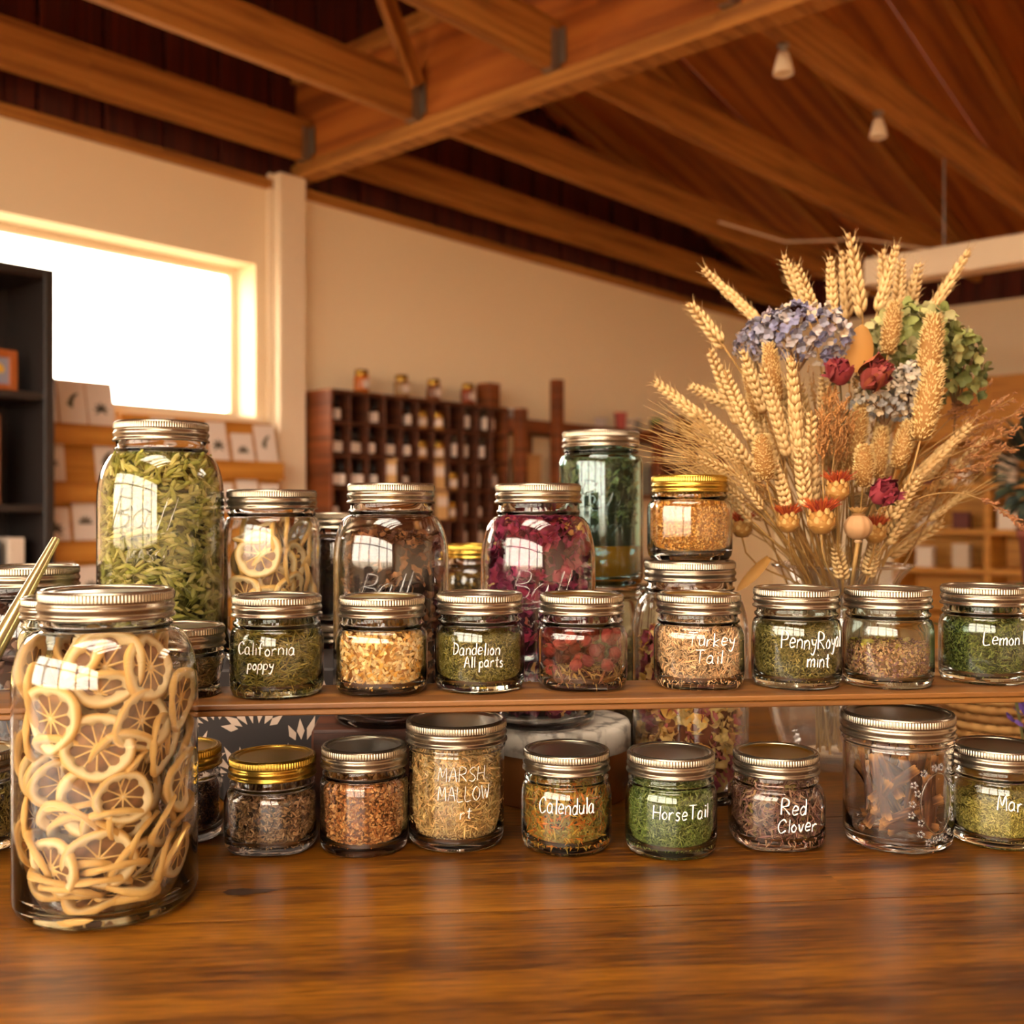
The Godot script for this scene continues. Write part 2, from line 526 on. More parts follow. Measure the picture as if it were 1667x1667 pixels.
func make_counter() -> void:
	var tilt := deg_to_rad(5.3)
	var t := thing("wooden_counter", "worn orange-brown plank counter covered in scratches and dark spots", "counter", move(Vector3(0.05, 0, -0.706), tilt))
	for i in 6:
		var z := 0.19 - i * 0.1895 + 0.0945
		part("plank", box_mesh(Vector3(2.9, 0.035, 0.1881), 0.0, Vector2(i * 0.53, i * 0.19)), M.counter_wood, t, Transform3D(Basis(), Vector3(0, TABLE - 0.0175, z - 0.0945 + 0.0945)))
	var sb0 := MB.new()
	var ring := [Vector2(-0.017, 0.0), Vector2(-0.012, 0.006), Vector2(-0.002, 0.008), Vector2(0.007, 0.005), Vector2(0.014, 0.0035), Vector2(0.023, -0.001), Vector2(0.014, -0.0035), Vector2(0.005, -0.004), Vector2(-0.004, -0.006), Vector2(-0.013, -0.005)]
	var c0 := sb0.vert(Vector3(0.0, 0, 0), Vector3.UP)
	for q in ring: sb0.vert(Vector3(q.x, 0, q.y), Vector3.UP)
	for k in 10: sb0.tri(c0, c0 + 1 + k, c0 + 1 + (k + 1) % 10)
	tag(part("stain", sb0.mesh(), mat("dark_stain", rgb(40, 20, 8), 0.5), t, move(t.transform.affine_inverse() * at(402, TABLE + 0.0004, 0.737))), "dark blot stain in the wood")
	solid("under_board", Vector3(-1.42, TABLE - 0.05, -0.85), Vector3(1.42, TABLE - 0.0352, 0.27), M.dark_brown_wood, t)
	solid("apron", Vector3(-1.4, TABLE - 0.16, 0.24), Vector3(1.4, TABLE - 0.051, 0.27), M.counter_wood, t, 0.002)
	solid("apron", Vector3(-1.4, TABLE - 0.16, -0.8), Vector3(1.4, TABLE - 0.051, -0.77), M.counter_wood, t, 0.002)
	for x in [-1.35, 1.35]:
		for z in [0.19, -0.72]:
			solid("leg", Vector3(x - 0.04, 0, z - 0.04), Vector3(x + 0.04, TABLE - 0.051, z + 0.04), M.counter_wood, t, 0.003)
	# long plank riser: jars stand on it and under it
	var s := thing("plank_riser", "long thin reddish plank shelf raised over the counter, holding small jars", "shelf", move(Vector3(0.02, 0, -0.838), tilt))
	var sb := MB.new()
	sb.box(Vector3(2.5, 0.0042, 0.084), Transform3D(Basis(), Vector3(0, SHELF - 0.0021, 0)), 0.0008)
	sb.box(Vector3(2.5, 0.0044, 0.0825), Transform3D(Basis(), Vector3(0, SHELF - 0.0068, 0)), 0.0008, Color.WHITE, Vector2(0.3, 0.4))
	part("board", sb.mesh(), M.riser_wood, s)
	for x in [-1.15, 1.15]:
		solid("support", Vector3(x - 0.03, TABLE, -0.04), Vector3(x + 0.03, SHELF - 0.009, 0.04), M.riser_wood, s, 0.001)

# ------------------------------------------------------------------ jars
# Profiles are Vector3(radius, height, squareness).
func jar_profile(R: float, Rn: float, H: float, hs: float, hn: float, sqw: float, foot := 0.9, taper := 0.0, wall := 0.0028) -> Dictionary:
	var o := []
	o.append(Vector3(0, 0.0035, 0))
	o.append(Vector3(R * foot * 0.86, 0.003, sqw * 0.6))
	o.append(Vector3(R * foot * 0.90, 0.0004, sqw * 0.7))
	o.append(Vector3(R * foot * 0.96, 0.0, sqw * 0.7))
	o.append(Vector3(R * lerpf(foot, 1.0, 0.45), 0.0016, sqw * 0.85))
	o.append(Vector3(R * lerpf(foot, 1.0, 0.85) * (1.0 - taper), 0.0055, sqw))
	o.append(Vector3(R * (1.0 - taper), 0.0105, sqw))
	for i in range(1, 4):
		o.append(Vector3(R * (1.0 - taper * (1.0 - i / 3.0)), lerpf(0.0105, hs, i / 3.0), sqw))
	for i in range(1, 9):
		var t := i / 8.0
		var r := Rn + (R - Rn) * pow(cos(t * PI / 2.0), 0.85)
		if i == 8: r = Rn
		o.append(Vector3(r, hs + (hn - hs) * sin(t * PI / 2.0) * lerpf(0.9, 1.0, t), sqw * pow(1.0 - t, 0.8)))
	o.append(Vector3(Rn - 0.0004, hn + 0.0012, 0))
	o.append(Vector3(Rn + 0.0013, hn + 0.0026, 0))
	o.append(Vector3(Rn + 0.0013, hn + 0.0046, 0))
	o.append(Vector3(Rn - 0.0006, hn + 0.006, 0))
	o.append(Vector3(Rn - 0.0006, H - 0.003, 0))
	o.append(Vector3(Rn - 0.0012, H - 0.0022, 0))
	var inner := []
	inner.append(Vector3(0, 0.0062, 0))
	inner.append(Vector3(R * foot * 0.8, 0.0062, sqw * 0.6))
	inner.append(Vector3(R * lerpf(foot, 1.0, 0.4) - wall, 0.0085, sqw * 0.85))
	inner.append(Vector3(R * (1.0 - taper) - wall, 0.0135, sqw))
	for i in range(1, 4):
		inner.append(Vector3(R * (1.0 - taper * (1.0 - i / 3.0)) - wall, lerpf(0.0135, hs, i / 3.0), sqw))
	for i in range(1, 9):
		var t := i / 8.0
		var r := Rn + (R - Rn) * pow(cos(t * PI / 2.0), 0.85)
		if i == 8: r = Rn
		inner.append(Vector3(r - wall, hs + (hn - hs) * sin(t * PI / 2.0) * lerpf(0.9, 1.0, t) - 0.0006, sqw * pow(1.0 - t, 0.8)))
	inner.append(Vector3(Rn - wall - 0.0004, H - 0.003, 0))
	inner.append(Vector3(Rn - 0.0012, H - 0.0022, 0))
	return {"out": o, "in": inner}

func radius_at(pr: Array, y: float, a: float, sqn: float) -> float:
	var p: Vector3 = pr[0]
	for i in pr.size() - 1:
		var q: Vector3 = pr[i]
		var w: Vector3 = pr[i + 1]
		if y >= q.y and y <= w.y:
			p = q.lerp(w, (y - q.y) / maxf(w.y - q.y, 1e-6))
			if w.y - q.y > 1e-5: break
	return p.x * lerpf(1.0, MB.sq(a, sqn), p.z)

func lid_mesh(knobs: int, r: float, h: float) -> ArrayMesh:
	var key := "lid%d_%f_%f" % [knobs, r, h]
	if cache.has(key): return cache[key]
	var b := MB.new()
	var k := h / 0.0165
	var pr := [Vector3(r - 0.0022, 0.0006 * k, 0), Vector3(r - 0.0004, 0.0, 0), Vector3(r + 0.0004, 0.0007 * k, 0), Vector3(r + 0.0002, 0.0018 * k, 0), Vector3(r - 0.0011, 0.0026 * k, 0), Vector3(r - 0.0012, 0.0038 * k, 0),
		Vector3(r - 0.0003, 0.0052 * k, 0), Vector3(r + 0.0001, 0.0064 * k, 0), Vector3(r - 0.0004, 0.0078 * k, 0), Vector3(r - 0.0012, 0.0088 * k, 0), Vector3(r - 0.0011, 0.0098 * k, 0), Vector3(r - 0.0006, 0.0104 * k, 0),
		Vector3(r - 0.0006, 0.0106 * k, 0), Vector3(r - 0.0006, 0.0146 * k, 0), Vector3(r - 0.0008, 0.0150 * k, 0), Vector3(r - 0.0014, 0.0160 * k, 0), Vector3(r - 0.0026, 0.0165 * k, 0), Vector3(r - 0.0044, 0.0163 * k, 0), Vector3(r - 0.0050, 0.0155 * k, 0), Vector3(r - 0.0050, 0.0147 * k, 0)]
	b.lathe(pr, knobs * 4, Transform3D(), Color.WHITE, 4.0, [], [0.0105 * k, 0.0147 * k, r - 0.001, 0.0003, float(knobs)])
	cache[key] = b.mesh()
	return cache[key]

func disc_mesh(r: float, h: float) -> ArrayMesh:
	var key := "disc%f_%f" % [r, h]
	if cache.has(key): return cache[key]
	var b := MB.new()
	var y := h * 0.9
	b.lathe([Vector3(r - 0.002, y - 0.0008, 0), Vector3(r - 0.0045, y + 0.0002, 0), Vector3(r * 0.80, y + 0.0002, 0), Vector3(r * 0.775, y - 0.0007, 0), Vector3(r * 0.75, y - 0.0008, 0), Vector3(r * 0.3, y - 0.0006, 0), Vector3(0, y - 0.0006, 0)], 48)
	cache[key] = b.mesh()
	return cache[key]

# returns the jar's node and what its contents need to know
func jar(called: String, label: String, group: String, where: Vector3, s: Dictionary, glass: Material, band: Material, disc: Material, turn := 0.0) -> Dictionary:
	var t := thing(called, label, "jar", move(where, turn), group)
	var lid_h: float = s.get("lid_h", 0.0165)
	var lid_r: float = s.lid
	var Rn: float = s.get("neck", lid_r - 0.0026)
	var hn: float = s.get("hn", s.H - lid_h - 0.0092)
	var hs: float = s.get("hs", hn - 0.013)
	var sqw: float = s.get("sq", 0.0)
	var pr := jar_profile(s.R, Rn, s.H, hs, hn, sqw, s.get("foot", 0.9), s.get("taper", 0.0), s.get("wall", 0.0028))
	var key := "glass%s" % [s]
	if not cache.has(key):
		var b := MB.new()
		b.lathe(pr.out, 64)
		var rev: Array = pr["in"].duplicate()
		rev.reverse()
		b.lathe(rev, 64)
		cache[key] = b.mesh()
	part("glass", cache[key], glass, t)
	if s.get("lidded", true):
		var lid := part("screw_band", lid_mesh(120 if lid_r > 0.039 else 96, lid_r, lid_h), band, t, move(Vector3(0, s.H - lid_h, 0), rng.randf() * TAU))
		part("lid_disc", disc_mesh(lid_r, lid_h), disc, lid)
	return {"node": t, "pos": where, "turn": turn, "in": pr["in"], "out": pr.out, "H": s.H, "hn": hn, "R": s.R}

# ------------------------------------------------------------------ contents
# a dried, puckered surface with normals to match
func crumple(b: MB, amount: float) -> void:
	for i in b.v.size():
		var p := b.v[i]
		b.v[i].z += amount * (sin(p.x * 9.0 + p.y * 4.0) * 0.5 + sin(p.y * 11.0 - p.x * 5.0) * 0.5)
		b.v[i].x += amount * 0.4 * sin(p.y * 13.0)
		var gx := amount * (4.5 * cos(p.x * 9.0 + p.y * 4.0) - 2.5 * cos(p.y * 11.0 - p.x * 5.0))
		var gy := amount * (2.0 * cos(p.x * 9.0 + p.y * 4.0) + 5.5 * cos(p.y * 11.0 - p.x * 5.0))
		b.n[i] = (b.n[i] + Vector3(-gx, -gy, 0)).normalized()

func flake_mesh(kind: String) -> ArrayMesh:
	var key := "flake_" + kind
	if cache.has(key): return cache[key]
	var b := MB.new()
	var w := Color.WHITE
	match kind:
		"chip":
			var rr := [0.5, 0.38, 0.52, 0.42, 0.5, 0.34]
			var top := Vector3(0.05, 0.02, 0.5)
			var bot := Vector3(-0.04, 0.05, -0.5)
			for j in 6:
				var a := TAU * j / 6.0
				var a2 := TAU * (j + 1) / 6.0
				var p := Vector3(cos(a) * rr[j], sin(a) * rr[j], 0.16 * (1 if j % 2 else -1))
				var q := Vector3(cos(a2) * rr[(j + 1) % 6], sin(a2) * rr[(j + 1) % 6], 0.16 * (-1 if j % 2 else 1))
				for e in [top, bot]:
					var nn: Vector3 = ((p + q) * 0.5 + e).normalized()
					var s := b.vert(p, nn, w)
					b.vert(q, nn, w); b.vert(e, nn, w)
					b.tri(s, s + 1, s + 2)
		"shred":
			b.tube([Vector3(-0.5, 0, -0.12), Vector3(-0.15, 0.02, 0.05), Vector3(0.2, -0.02, 0.06), Vector3(0.5, 0.03, -0.14)], [0.16, 0.5, 0.42, 0.08], 4, w, false)
		"seed":
			b.spindle(Transform3D(Basis(Vector3(0, 1, 0), Vector3(1, 0, 0), Vector3(0, 0, 1)), Vector3(-0.5, 0, 0)), w, 6, 5, 0.45)
		"pod":
			b.spindle(Transform3D(Basis(Vector3(0, 1, 0), Vector3(0.86, 0, 0), Vector3(0, 0, 1)), Vector3(-0.5, 0, 0)), w, 8, 7, 0.4)
			b.spindle(Transform3D(Basis(Vector3(0, 0.55, 0), Vector3(0.8, 0.1, 0.25), Vector3(0, 0, 0.5)), Vector3(-0.46, 0.1, 0.2)), Color(1.12, 1.1, 0.9), 6, 5, 0.4)
			b.tube([Vector3(0.2, 0.1, 0), Vector3(0.5, 0.12, 0.1), Vector3(0.8, 0.3, 0.2)], [0.06, 0.05, 0.015], 3, Color(1.3, 1.15, 0.85), false)
		"petal":
			b.petal(Transform3D(Basis(Vector3(1, 0, 0), Vector3(0, 1, 0), Vector3(0, 0, 1)), Vector3(0, -0.5, 0)), w, 0.95, 0.35, 0.5, Color(0, 0, 0, 0), 7, 0.12)
			crumple(b, 0.16)
		"bent":
			b.petal(Transform3D(Basis(Vector3(1, 0, 0), Vector3(0, 1, 0), Vector3(0, 0, 1)), Vector3(0, -0.5, 0)), w, 0.6, -0.3, 0.9, Color(0, 0, 0, 0), 7)
			crumple(b, 0.2)
		"slab":
			b.box(Vector3(1, 0.5, 0.28), Transform3D(Basis(), Vector3.ZERO), 0.06)
	cache[key] = b.mesh()
	return cache[key]

# many small pieces that nobody could count, packed behind the glass
func fill(j: Dictionary, called: String, label: String, category: String, y1: float, layers: Array, core: Color, y0 := 0.0066, shell := 0.006, slope := 0.0) -> Node3D:
	var t := thing(called, label, category, move(j.pos, j.turn), "", "stuff")
	var pr: Array = j["in"]
	var cp := [Vector3(0, y0 + 0.003, 0)]
	for i in 9:
		var y := lerpf(y0 + 0.003, y1 - 0.004, i / 8.0)
		cp.append(Vector3(maxf(radius_at(pr, y, 0.0, 4.0) - shell * 0.75, 0.002), y, pr[4].z * 0.8))
	cp.append(Vector3(0, y1 - 0.003, 0))
	var cb := MB.new()
	cb.lathe(cp, 24, Transform3D(), core)
	part("packed_middle", cb.mesh(), M.herb_core, t)
	for L in layers:
		var mm := MultiMesh.new()
		mm.transform_format = MultiMesh.TRANSFORM_3D
		mm.use_colors = true
		mm.mesh = flake_mesh(L.mesh)
		var count: int = L.n
		mm.instance_count = count
		var cols: Array = L.cols
		var tang: float = L.get("tang", 0.35)
		var ly0: float = lerpf(y0, y1, L.get("from", 0.0))
		var ly1: float = lerpf(y0, y1, L.get("to", 1.0))
		var top: float = L.get("top", 0.2) if ly1 >= y1 - 1e-4 else 0.0
		for i in count:
			var ln: float = rng.randf_range(L.len[0], L.len[1])
			var wd: float = rng.randf_range(L.wid[0], L.wid[1])
			var th: float = rng.randf_range(L.thk[0], L.thk[1])
			var a := rng.randf() * TAU
			var er := Vector3(sin(a), 0, cos(a))
			var p: Vector3
			var nn: Vector3
			if rng.randf() < top:
				var rr := sqrt(rng.randf()) * (radius_at(pr, y1, a, 4.0) - ln * 0.6)
				p = er * rr + Vector3.UP * (y1 - 0.002 + rng.randf() * 0.004 + slope * er.x)
				nn = Vector3(rng.randfn() * 0.5, 1, rng.randfn() * 0.5).normalized()
			else:
				var y := rng.randf_range(ly0 + wd * 0.6, ly1 + slope * er.x)
				var rin := radius_at(pr, y, a, 4.0)
				p = er * maxf(rin - 0.0006 - wd * 0.3 * tang - th * 0.5 - pow(rng.randf(), 1.4) * shell * 0.8, 0.0) + Vector3.UP * y
				nn = (er + Vector3(rng.randfn(), rng.randfn(), rng.randfn()) * tang).normalized()
			var t1 := nn.cross(Vector3(rng.randfn(), rng.randfn(), rng.randfn())).normalized()
			if L.has("lie"):
				var flat := nn.cross(Vector3.UP).normalized()
				if flat.length() > 0.1: t1 = flat.rotated(nn, rng.randfn() * L.lie)
			var t2 := nn.cross(t1)
			mm.set_instance_transform(i, Transform3D(Basis(t1 * ln, t2 * wd, nn * th), p))
			var col: Color = cols[rng.randi() % cols.size()]
			var k := rng.randf_range(0.7, 1.25)
			mm.set_instance_color(i, Color(col.r * k, col.g * k, col.b * k))
		var o := MultiMeshInstance3D.new()
		o.name = L.get("name", "pieces")
		o.multimesh = mm
		o.material_override = M[L.get("mat", "herb")]
		t.add_child(o, true)
	return t

# ------------------------------------------------------------------ handwriting
const PEN := {
	"A": "0,0 3,10 6,0;1,4 5,4", "B": "0,0 0,10;0,10 4,9 4,6 0,5 5,4 5,1 0,0", "C": "6,8 4,10 1,8 0,4 2,0 5,1 6,2", "D": "1,0 1,10;0,10 5,8 6,4 4,1 1,0", "H": "0,0 0,10;6,0 6,10;0,5 6,5",
	"K": "0,0 0,10;5,10 0,5 5,0", "L": "0,10 0,0 5,0", "M": "0,0 1,10 3.5,3 6,10 7,0", "O": "3,10 0,7 0,3 3,0 6,3 6,7 3,10", "P": "0,0 0,10 4,9.5 5,7.5 4,5.5 0,5", "R": "0,0 0,10 4,9.5 5,7.5 4,5.5 0,5 2,4 6,0", "S": "5,9 3,10 0,8 1,6 4,4 5,2 3,0 0,1",
	"T": "0,10 7,10;3.5,10 3.5,0", "W": "0,10 2,0 4,7 6,0 8,10", "a": "4,5 2,6 0,4 0,1 2,0 4,2 4,5.5 4,1 5,0", "b": "0,10 0,0 3,0 4,2.5 3,5 0,4", "c": "4,5 2,6 0,3 1,0 4,1", "d": "4,4 2,5.5 0,3 1,0 3,0.5 4,3 4,10 4,0",
	"e": "0,3 4,3.5 3.5,5.5 1.5,6 0,3 1,0.3 4,1", "f": "4,10 2,9 1.5,6 1.5,0;0,5.5 3.5,5.5", "h": "0,10 0,0;0,3 2,5.5 4,4 4,0", "i": "1,5.5 1,0;1,8 1,8.6", "k": "0,10 0,0;4,5.5 0,2.5 4,0", "l": "1,10 1,0", "m": "0,5.5 0,0;0,3.5 2,5.5 3,4 3,0;3,3.5 5,5.5 6,4 6,0",
	"n": "0,5.5 0,0;0,3.5 2,5.5 4,4 4,0", "o": "2,5.5 0,3 1,0.3 3,0.3 4,3 2,5.5", "p": "0,5.5 0,-4;0,4 2,5.8 4,3.5 3,0.5 0,1", "r": "0,5.5 0,0;0,3.5 2,5.5 3.5,5", "s": "3.5,5 1.5,5.8 0.3,4.3 3,2.2 2,0 0,0.6", "t": "2,9 2,1 3.5,0;0,6 4,6.2", "u": "0,5.5 0,1.5 1.5,0 3.5,1.5 4,5.5 4,0",
	"v": "0,5.5 2,0 4,5.5", "w": "0,5.5 1.5,0 3,4 4.5,0 6,5.5", "y": "0,5.5 1,2.5 3.5,2.5 4,5.5 3.5,0 2,-4 0,-3", " ": "",
}

func strokes(text: String, size: float, slant := 0.0) -> Array:
	var out := []
	var x := 0.0
	for ch in text:
		var wide := 0.0
		var lift := rng.randf_range(-0.5, 0.5)
		for line in String(PEN.get(ch, "")).split(";", false):
			var pts := []
			for pr in line.split(" ", false):
				var xy := pr.split(",")
				wide = maxf(wide, xy[0].to_float())
				pts.append(Vector2(x + xy[0].to_float() + slant * xy[1].to_float(), xy[1].to_float() + lift) * size / 10.0)
			out.append(pts)
		x += wide + (2.0 if ch != " " else 3.5)
	for l in out:
		for i in l.size(): l[i] -= Vector2(x * size / 20.0, 0)
	return out

# writing laid on the curve of the glass; around = angle from the side that faces the room
func write(j: Dictionary, called: String, text: String, around: float, y: float, size: float, thick: float, material: Material, slant := 0.0, squeeze := 1.0) -> void:
	var b := MB.new()
	for l in strokes(text, size, slant):
		var pts := []
		var m: int = l.size()
		for i in m - 1:
			var p0: Vector2 = l[maxi(i - 1, 0)]
			var p3: Vector2 = l[mini(i + 2, m - 1)]
			for s in 4:
				pts.append(l[i].cubic_interpolate(l[i + 1], p0, p3, s / 4.0))
		if m: pts.append(l[m - 1])
		var q := []
		var r := []
		for p in pts:
			var yy: float = y + p.y
			var a: float = around - j.turn + p.x * squeeze / j.R
			var rad := radius_at(j.out, yy, a, 4.0) + thick * 0.15
			q.append(Vector3(sin(a) * rad, yy, cos(a) * rad))
			r.append(thick * (0.8 + 0.3 * sin(p.x * 900.0)))
		if q.size() > 1: b.tube(q, r, 5)
	part(called, b.mesh(), material, j.node)

func lay(kind: String, n: int, ln: Array, wd: Array, th: Array, cols: Array, more := {}) -> Dictionary:
	var d := {"mesh": kind, "n": n, "len": ln, "wid": wd, "thk": th, "cols": cols}
	d.merge(more, true)
	return d

func make_jars() -> void:
	var half := {"R": 0.0365, "lid": 0.0352, "H": 0.078, "lid_h": 0.0165}
	var sqr := {"R": 0.0365, "lid": 0.0348, "H": 0.0765, "lid_h": 0.0165, "sq": 0.62, "hs": 0.0415, "hn": 0.0505, "neck": 0.0325, "foot": 0.86}
	var on_shelf := "small lidded jars on the plank riser"
	var below := "small lidded jars under the plank riser"
	# ---- row on the plank
	var j := jar("herb_jar", "small lidded jar handwritten California Poppy, stringy green herb inside", on_shelf, at(451, SHELF, 0.826), half, M.glass_aqua, M.silver, M.silver_disc)
	write(j, "handwriting", "California", -0.02, 0.0345, 0.0095, 0.00052, M.white_ink, 0.05, 0.92)
	write(j, "handwriting", "poppy", -0.12, 0.0235, 0.008, 0.00052, M.white_ink, 0.15, 0.9)
	fill(j, "shredded_herb", "stringy olive green herb in the California Poppy jar", "dried herb", 0.05, [lay("shred", 2600, [0.006, 0.016], [0.0007, 0.0016], [0.0005, 0.001], [lin(137, 108, 32), lin(159, 134, 52), lin(112, 98, 26), lin(181, 150, 73)], {"tang": 0.25, "lie": 0.8})], lin(71, 58, 14))
	j = jar("herb_jar", "squarish clear jar of yellow-orange petal flakes, unlabelled, on the plank", on_shelf, at(622, SHELF, 0.837), sqr, M.glass_clear, M.silver, M.gold_disc)
	fill(j, "yellow_petal_flakes", "pale orange and cream flakes in squarish jar on the plank", "dried herb", 0.047, [lay("chip", 2500, [0.004, 0.0085], [0.0022, 0.0038], [0.0006, 0.0012], [lin(236, 190, 110), lin(246, 214, 146), lin(228, 164, 62), lin(240, 202, 134), lin(222, 168, 84)])], lin(186, 126, 56))
	j = jar("herb_jar", "small lidded jar handwritten Dandelion All parts, fine green herb", on_shelf, at(781, SHELF, 0.85), half, M.glass_aqua, M.silver, M.silver_disc)
	write(j, "handwriting", "Dandelion", -0.04, 0.0315, 0.0095, 0.00052, M.white_ink, 0.1, 0.82)
	write(j, "handwriting", "All parts", 0.14, 0.022, 0.0085, 0.00052, M.white_ink, 0.05, 0.8)
	fill(j, "ground_herb", "fine green-grey ground herb in the Dandelion jar", "dried herb", 0.043, [lay("shred", 6500, [0.0018, 0.0042], [0.0006, 0.0013], [0.0004, 0.0008], [lin(162, 136, 66), lin(146, 122, 38), lin(185, 156, 86), lin(127, 108, 29)], {"tang": 0.4})], lin(90, 77, 29), 0.0066, 0.005)
	j = jar("herb_jar", "squarish clear jar half full of dried red hips", on_shelf, at(947, SHELF, 0.859), sqr, M.glass_clear, M.silver, M.gold_disc, 0.06)
	fill(j, "berry_bits", "brown stalk bits lying between the red hips", "dried herb", 0.016, [lay("shred", 500, [0.006, 0.014], [0.0012, 0.0024], [0.0005, 0.001], [lin(150, 110, 50), lin(110, 62, 30), lin(170, 130, 70)], {"top": 0.5})], lin(60, 26, 14))
	make_hips(j)
	j = jar("herb_jar", "squarish clear jar handwritten Turkey Tail, pale shredded fungus", on_shelf, at(1137, SHELF, 0.865), sqr, M.glass_clear, M.silver, M.gold_disc, -0.04)
	write(j, "handwriting", "Turkey", 0.12, 0.0365, 0.0105, 0.00052, M.white_ink, 0.1, 0.95)
	write(j, "handwriting", "Tail", 0.06, 0.0225, 0.0105, 0.00052, M.white_ink, 0.1, 1.0)
	fill(j, "shredded_fungus", "pale beige shreds in the Turkey Tail jar", "dried fungus", 0.0515, [lay("shred", 5200, [0.003, 0.008], [0.0007, 0.0015], [0.0005, 0.001], [lin(244, 194, 135), lin(206, 172, 126), lin(254, 207, 151), lin(176, 138, 94)], {"tang": 0.35})], lin(120, 90, 56))
	j = jar("herb_jar", "small greenish jar handwritten PennyRoyal Mint", on_shelf, at(1296, SHELF, 0.867), half.merged({"H": 0.081}, true), M.glass_aqua, M.silver, M.silver_disc)
	write(j, "handwriting", "PennyRoyal", 0.2, 0.034, 0.013, 0.00058, M.white_ink, 0.12, 0.72)
	write(j, "handwriting", "mint", 0.26, 0.0195, 0.0115, 0.00058, M.white_ink, 0.1, 0.8)
	fill(j, "ground_herb", "crumbled grey-green mint in the PennyRoyal jar", "dried herb", 0.048, [lay("shred", 6500, [0.002, 0.005], [0.0006, 0.0014], [0.0004, 0.0009], [lin(149, 126, 61), lin(132, 108, 35), lin(179, 148, 80), lin(112, 92, 28)], {"tang": 0.4})], lin(75, 63, 23), 0.0066, 0.005)
	j = jar("herb_jar", "small aqua jar of pinkish tan petals, unlabelled, right of the PennyRoyal jar", on_shelf, at(1445, SHELF, 0.87), half.merged({"H": 0.0806}, true), M.glass_aqua, M.silver, M.silver_disc)
	fill(j, "mixed_petals", "pinkish tan crumbled petals with yellow-green bits", "dried herb", 0.034, [lay("chip", 4200, [0.0018, 0.0042], [0.0012, 0.0026], [0.0005, 0.001], [lin(212, 154, 104), lin(196, 132, 90), lin(160, 104, 104), lin(220, 170, 120), lin(146, 88, 62)]), lay("petal", 26, [0.007, 0.011], [0.005, 0.008], [0.003, 0.004], [lin(211, 178, 73), lin(206, 170, 96)], {"from": 0.75, "top": 0.4})], lin(130, 88, 52), 0.0066, 0.005)
	j = jar("herb_jar", "small aqua jar handwritten Lemon Balm, cut by the frame edge", on_shelf, at(1602, SHELF, 0.891), half.merged({"H": 0.081}, true), M.glass_aqua, M.silver, M.silver_disc)
	write(j, "handwriting", "Lemon Balm", 0.36, 0.034, 0.0105, 0.00058, M.white_ink, 0.08, 0.9)
	fill(j, "ground_herb", "deep green crumbled herb in the Lemon Balm jar", "dried herb", 0.052, [lay("shred", 7000, [0.002, 0.0045], [0.0007, 0.0015], [0.0005, 0.001], [lin(92, 98, 34), lin(114, 118, 46), lin(68, 78, 24), lin(140, 138, 64)], {"tang": 0.4})], lin(48, 52, 15), 0.0066, 0.005)
	j = jar("herb_jar", "small aqua jar of green herb half hidden behind the big lemon jar", on_shelf, at(112, SHELF, 0.812), half, M.glass_aqua, M.silver, M.silver_disc)
	fill(j, "shredded_herb", "green shreds in the jar behind the big lemon jar", "dried herb", 0.048, [lay("shred", 2200, [0.005, 0.012], [0.0008, 0.0016], [0.0005, 0.001], [lin(137, 116, 41), lin(171, 140, 59), lin(105, 92, 29)])], lin(63, 54, 15))
	j = jar("herb_jar", "short tapered jelly jar of brown shreds between lemon jar and California Poppy jar", on_shelf, at(292, SHELF, 0.822), {"R": 0.0345, "lid": 0.0352, "H": 0.0545, "lid_h": 0.0165, "taper": 0.1, "hs": 0.027, "hn": 0.0305}, M.glass_clear, M.silver, M.silver_disc)
	fill(j, "shredded_herb", "brown and olive shreds in the short jelly jar", "dried herb", 0.03, [lay("shred", 1600, [0.005, 0.011], [0.0008, 0.0016], [0.0005, 0.001], [lin(134, 102, 52), lin(160, 128, 74), lin(104, 84, 40)])], lin(56, 38, 18))
	# ---- row on the counter
	j = jar("herb_jar", "squarish jar with gold lid holding grey-brown seeds", below, at(444, TABLE, 0.842), sqr.merged({"H": 0.0735, "hs": 0.0395, "hn": 0.0478}, true), M.glass_clear, M.gold, M.gold_disc)
	fill(j, "seeds", "grey-brown lavender-like seeds in gold-lidded jar", "seeds", 0.042, [lay("seed", 4200, [0.0035, 0.0055], [0.0012, 0.0018], [0.0012, 0.0018], [lin(160, 118, 74), lin(130, 92, 54), lin(182, 142, 96), lin(100, 68, 38)], {"tang": 0.25})], lin(56, 40, 26), 0.0066, 0.005)
	j = jar("herb_jar", "straight clear jar full of orange-brown chopped root", below, at(593, TABLE, 0.84), {"R": 0.0352, "lid": 0.0345, "H": 0.082, "lid_h": 0.0165, "hs": 0.052, "foot": 0.93}, M.glass_clear, M.silver, M.silver_disc)
	fill(j, "chopped_root", "orange-brown chopped root chips in straight jar", "dried root", 0.055, [lay("chip", 5200, [0.0022, 0.0048], [0.0016, 0.003], [0.0008, 0.0016], [lin(206, 142, 74), lin(188, 118, 54), lin(222, 164, 96), lin(164, 96, 40)], {"tang": 0.5})], lin(110, 62, 24), 0.0066, 0.005)
	j = jar("herb_jar", "tall straight jar with wide lid, scratched lettering, pale root shreds", below, at(743, TABLE, 0.854), {"R": 0.0392, "lid": 0.0414, "H": 0.1, "lid_h": 0.018, "hs": 0.066, "hn": 0.0755, "foot": 0.88}, M.glass_clear, M.silver, M.silver_disc)
	write(j, "handwriting", "MARSH", 0.18, 0.0575, 0.011, 0.00034, M.white_ink, 0.1, 0.9)
	write(j, "handwriting", "MALLOW", 0.24, 0.042, 0.011, 0.00034, M.white_ink, 0.05, 0.82)
	write(j, "handwriting", "rt", 0.26, 0.0285, 0.009, 0.00034, M.white_ink, 0.1)
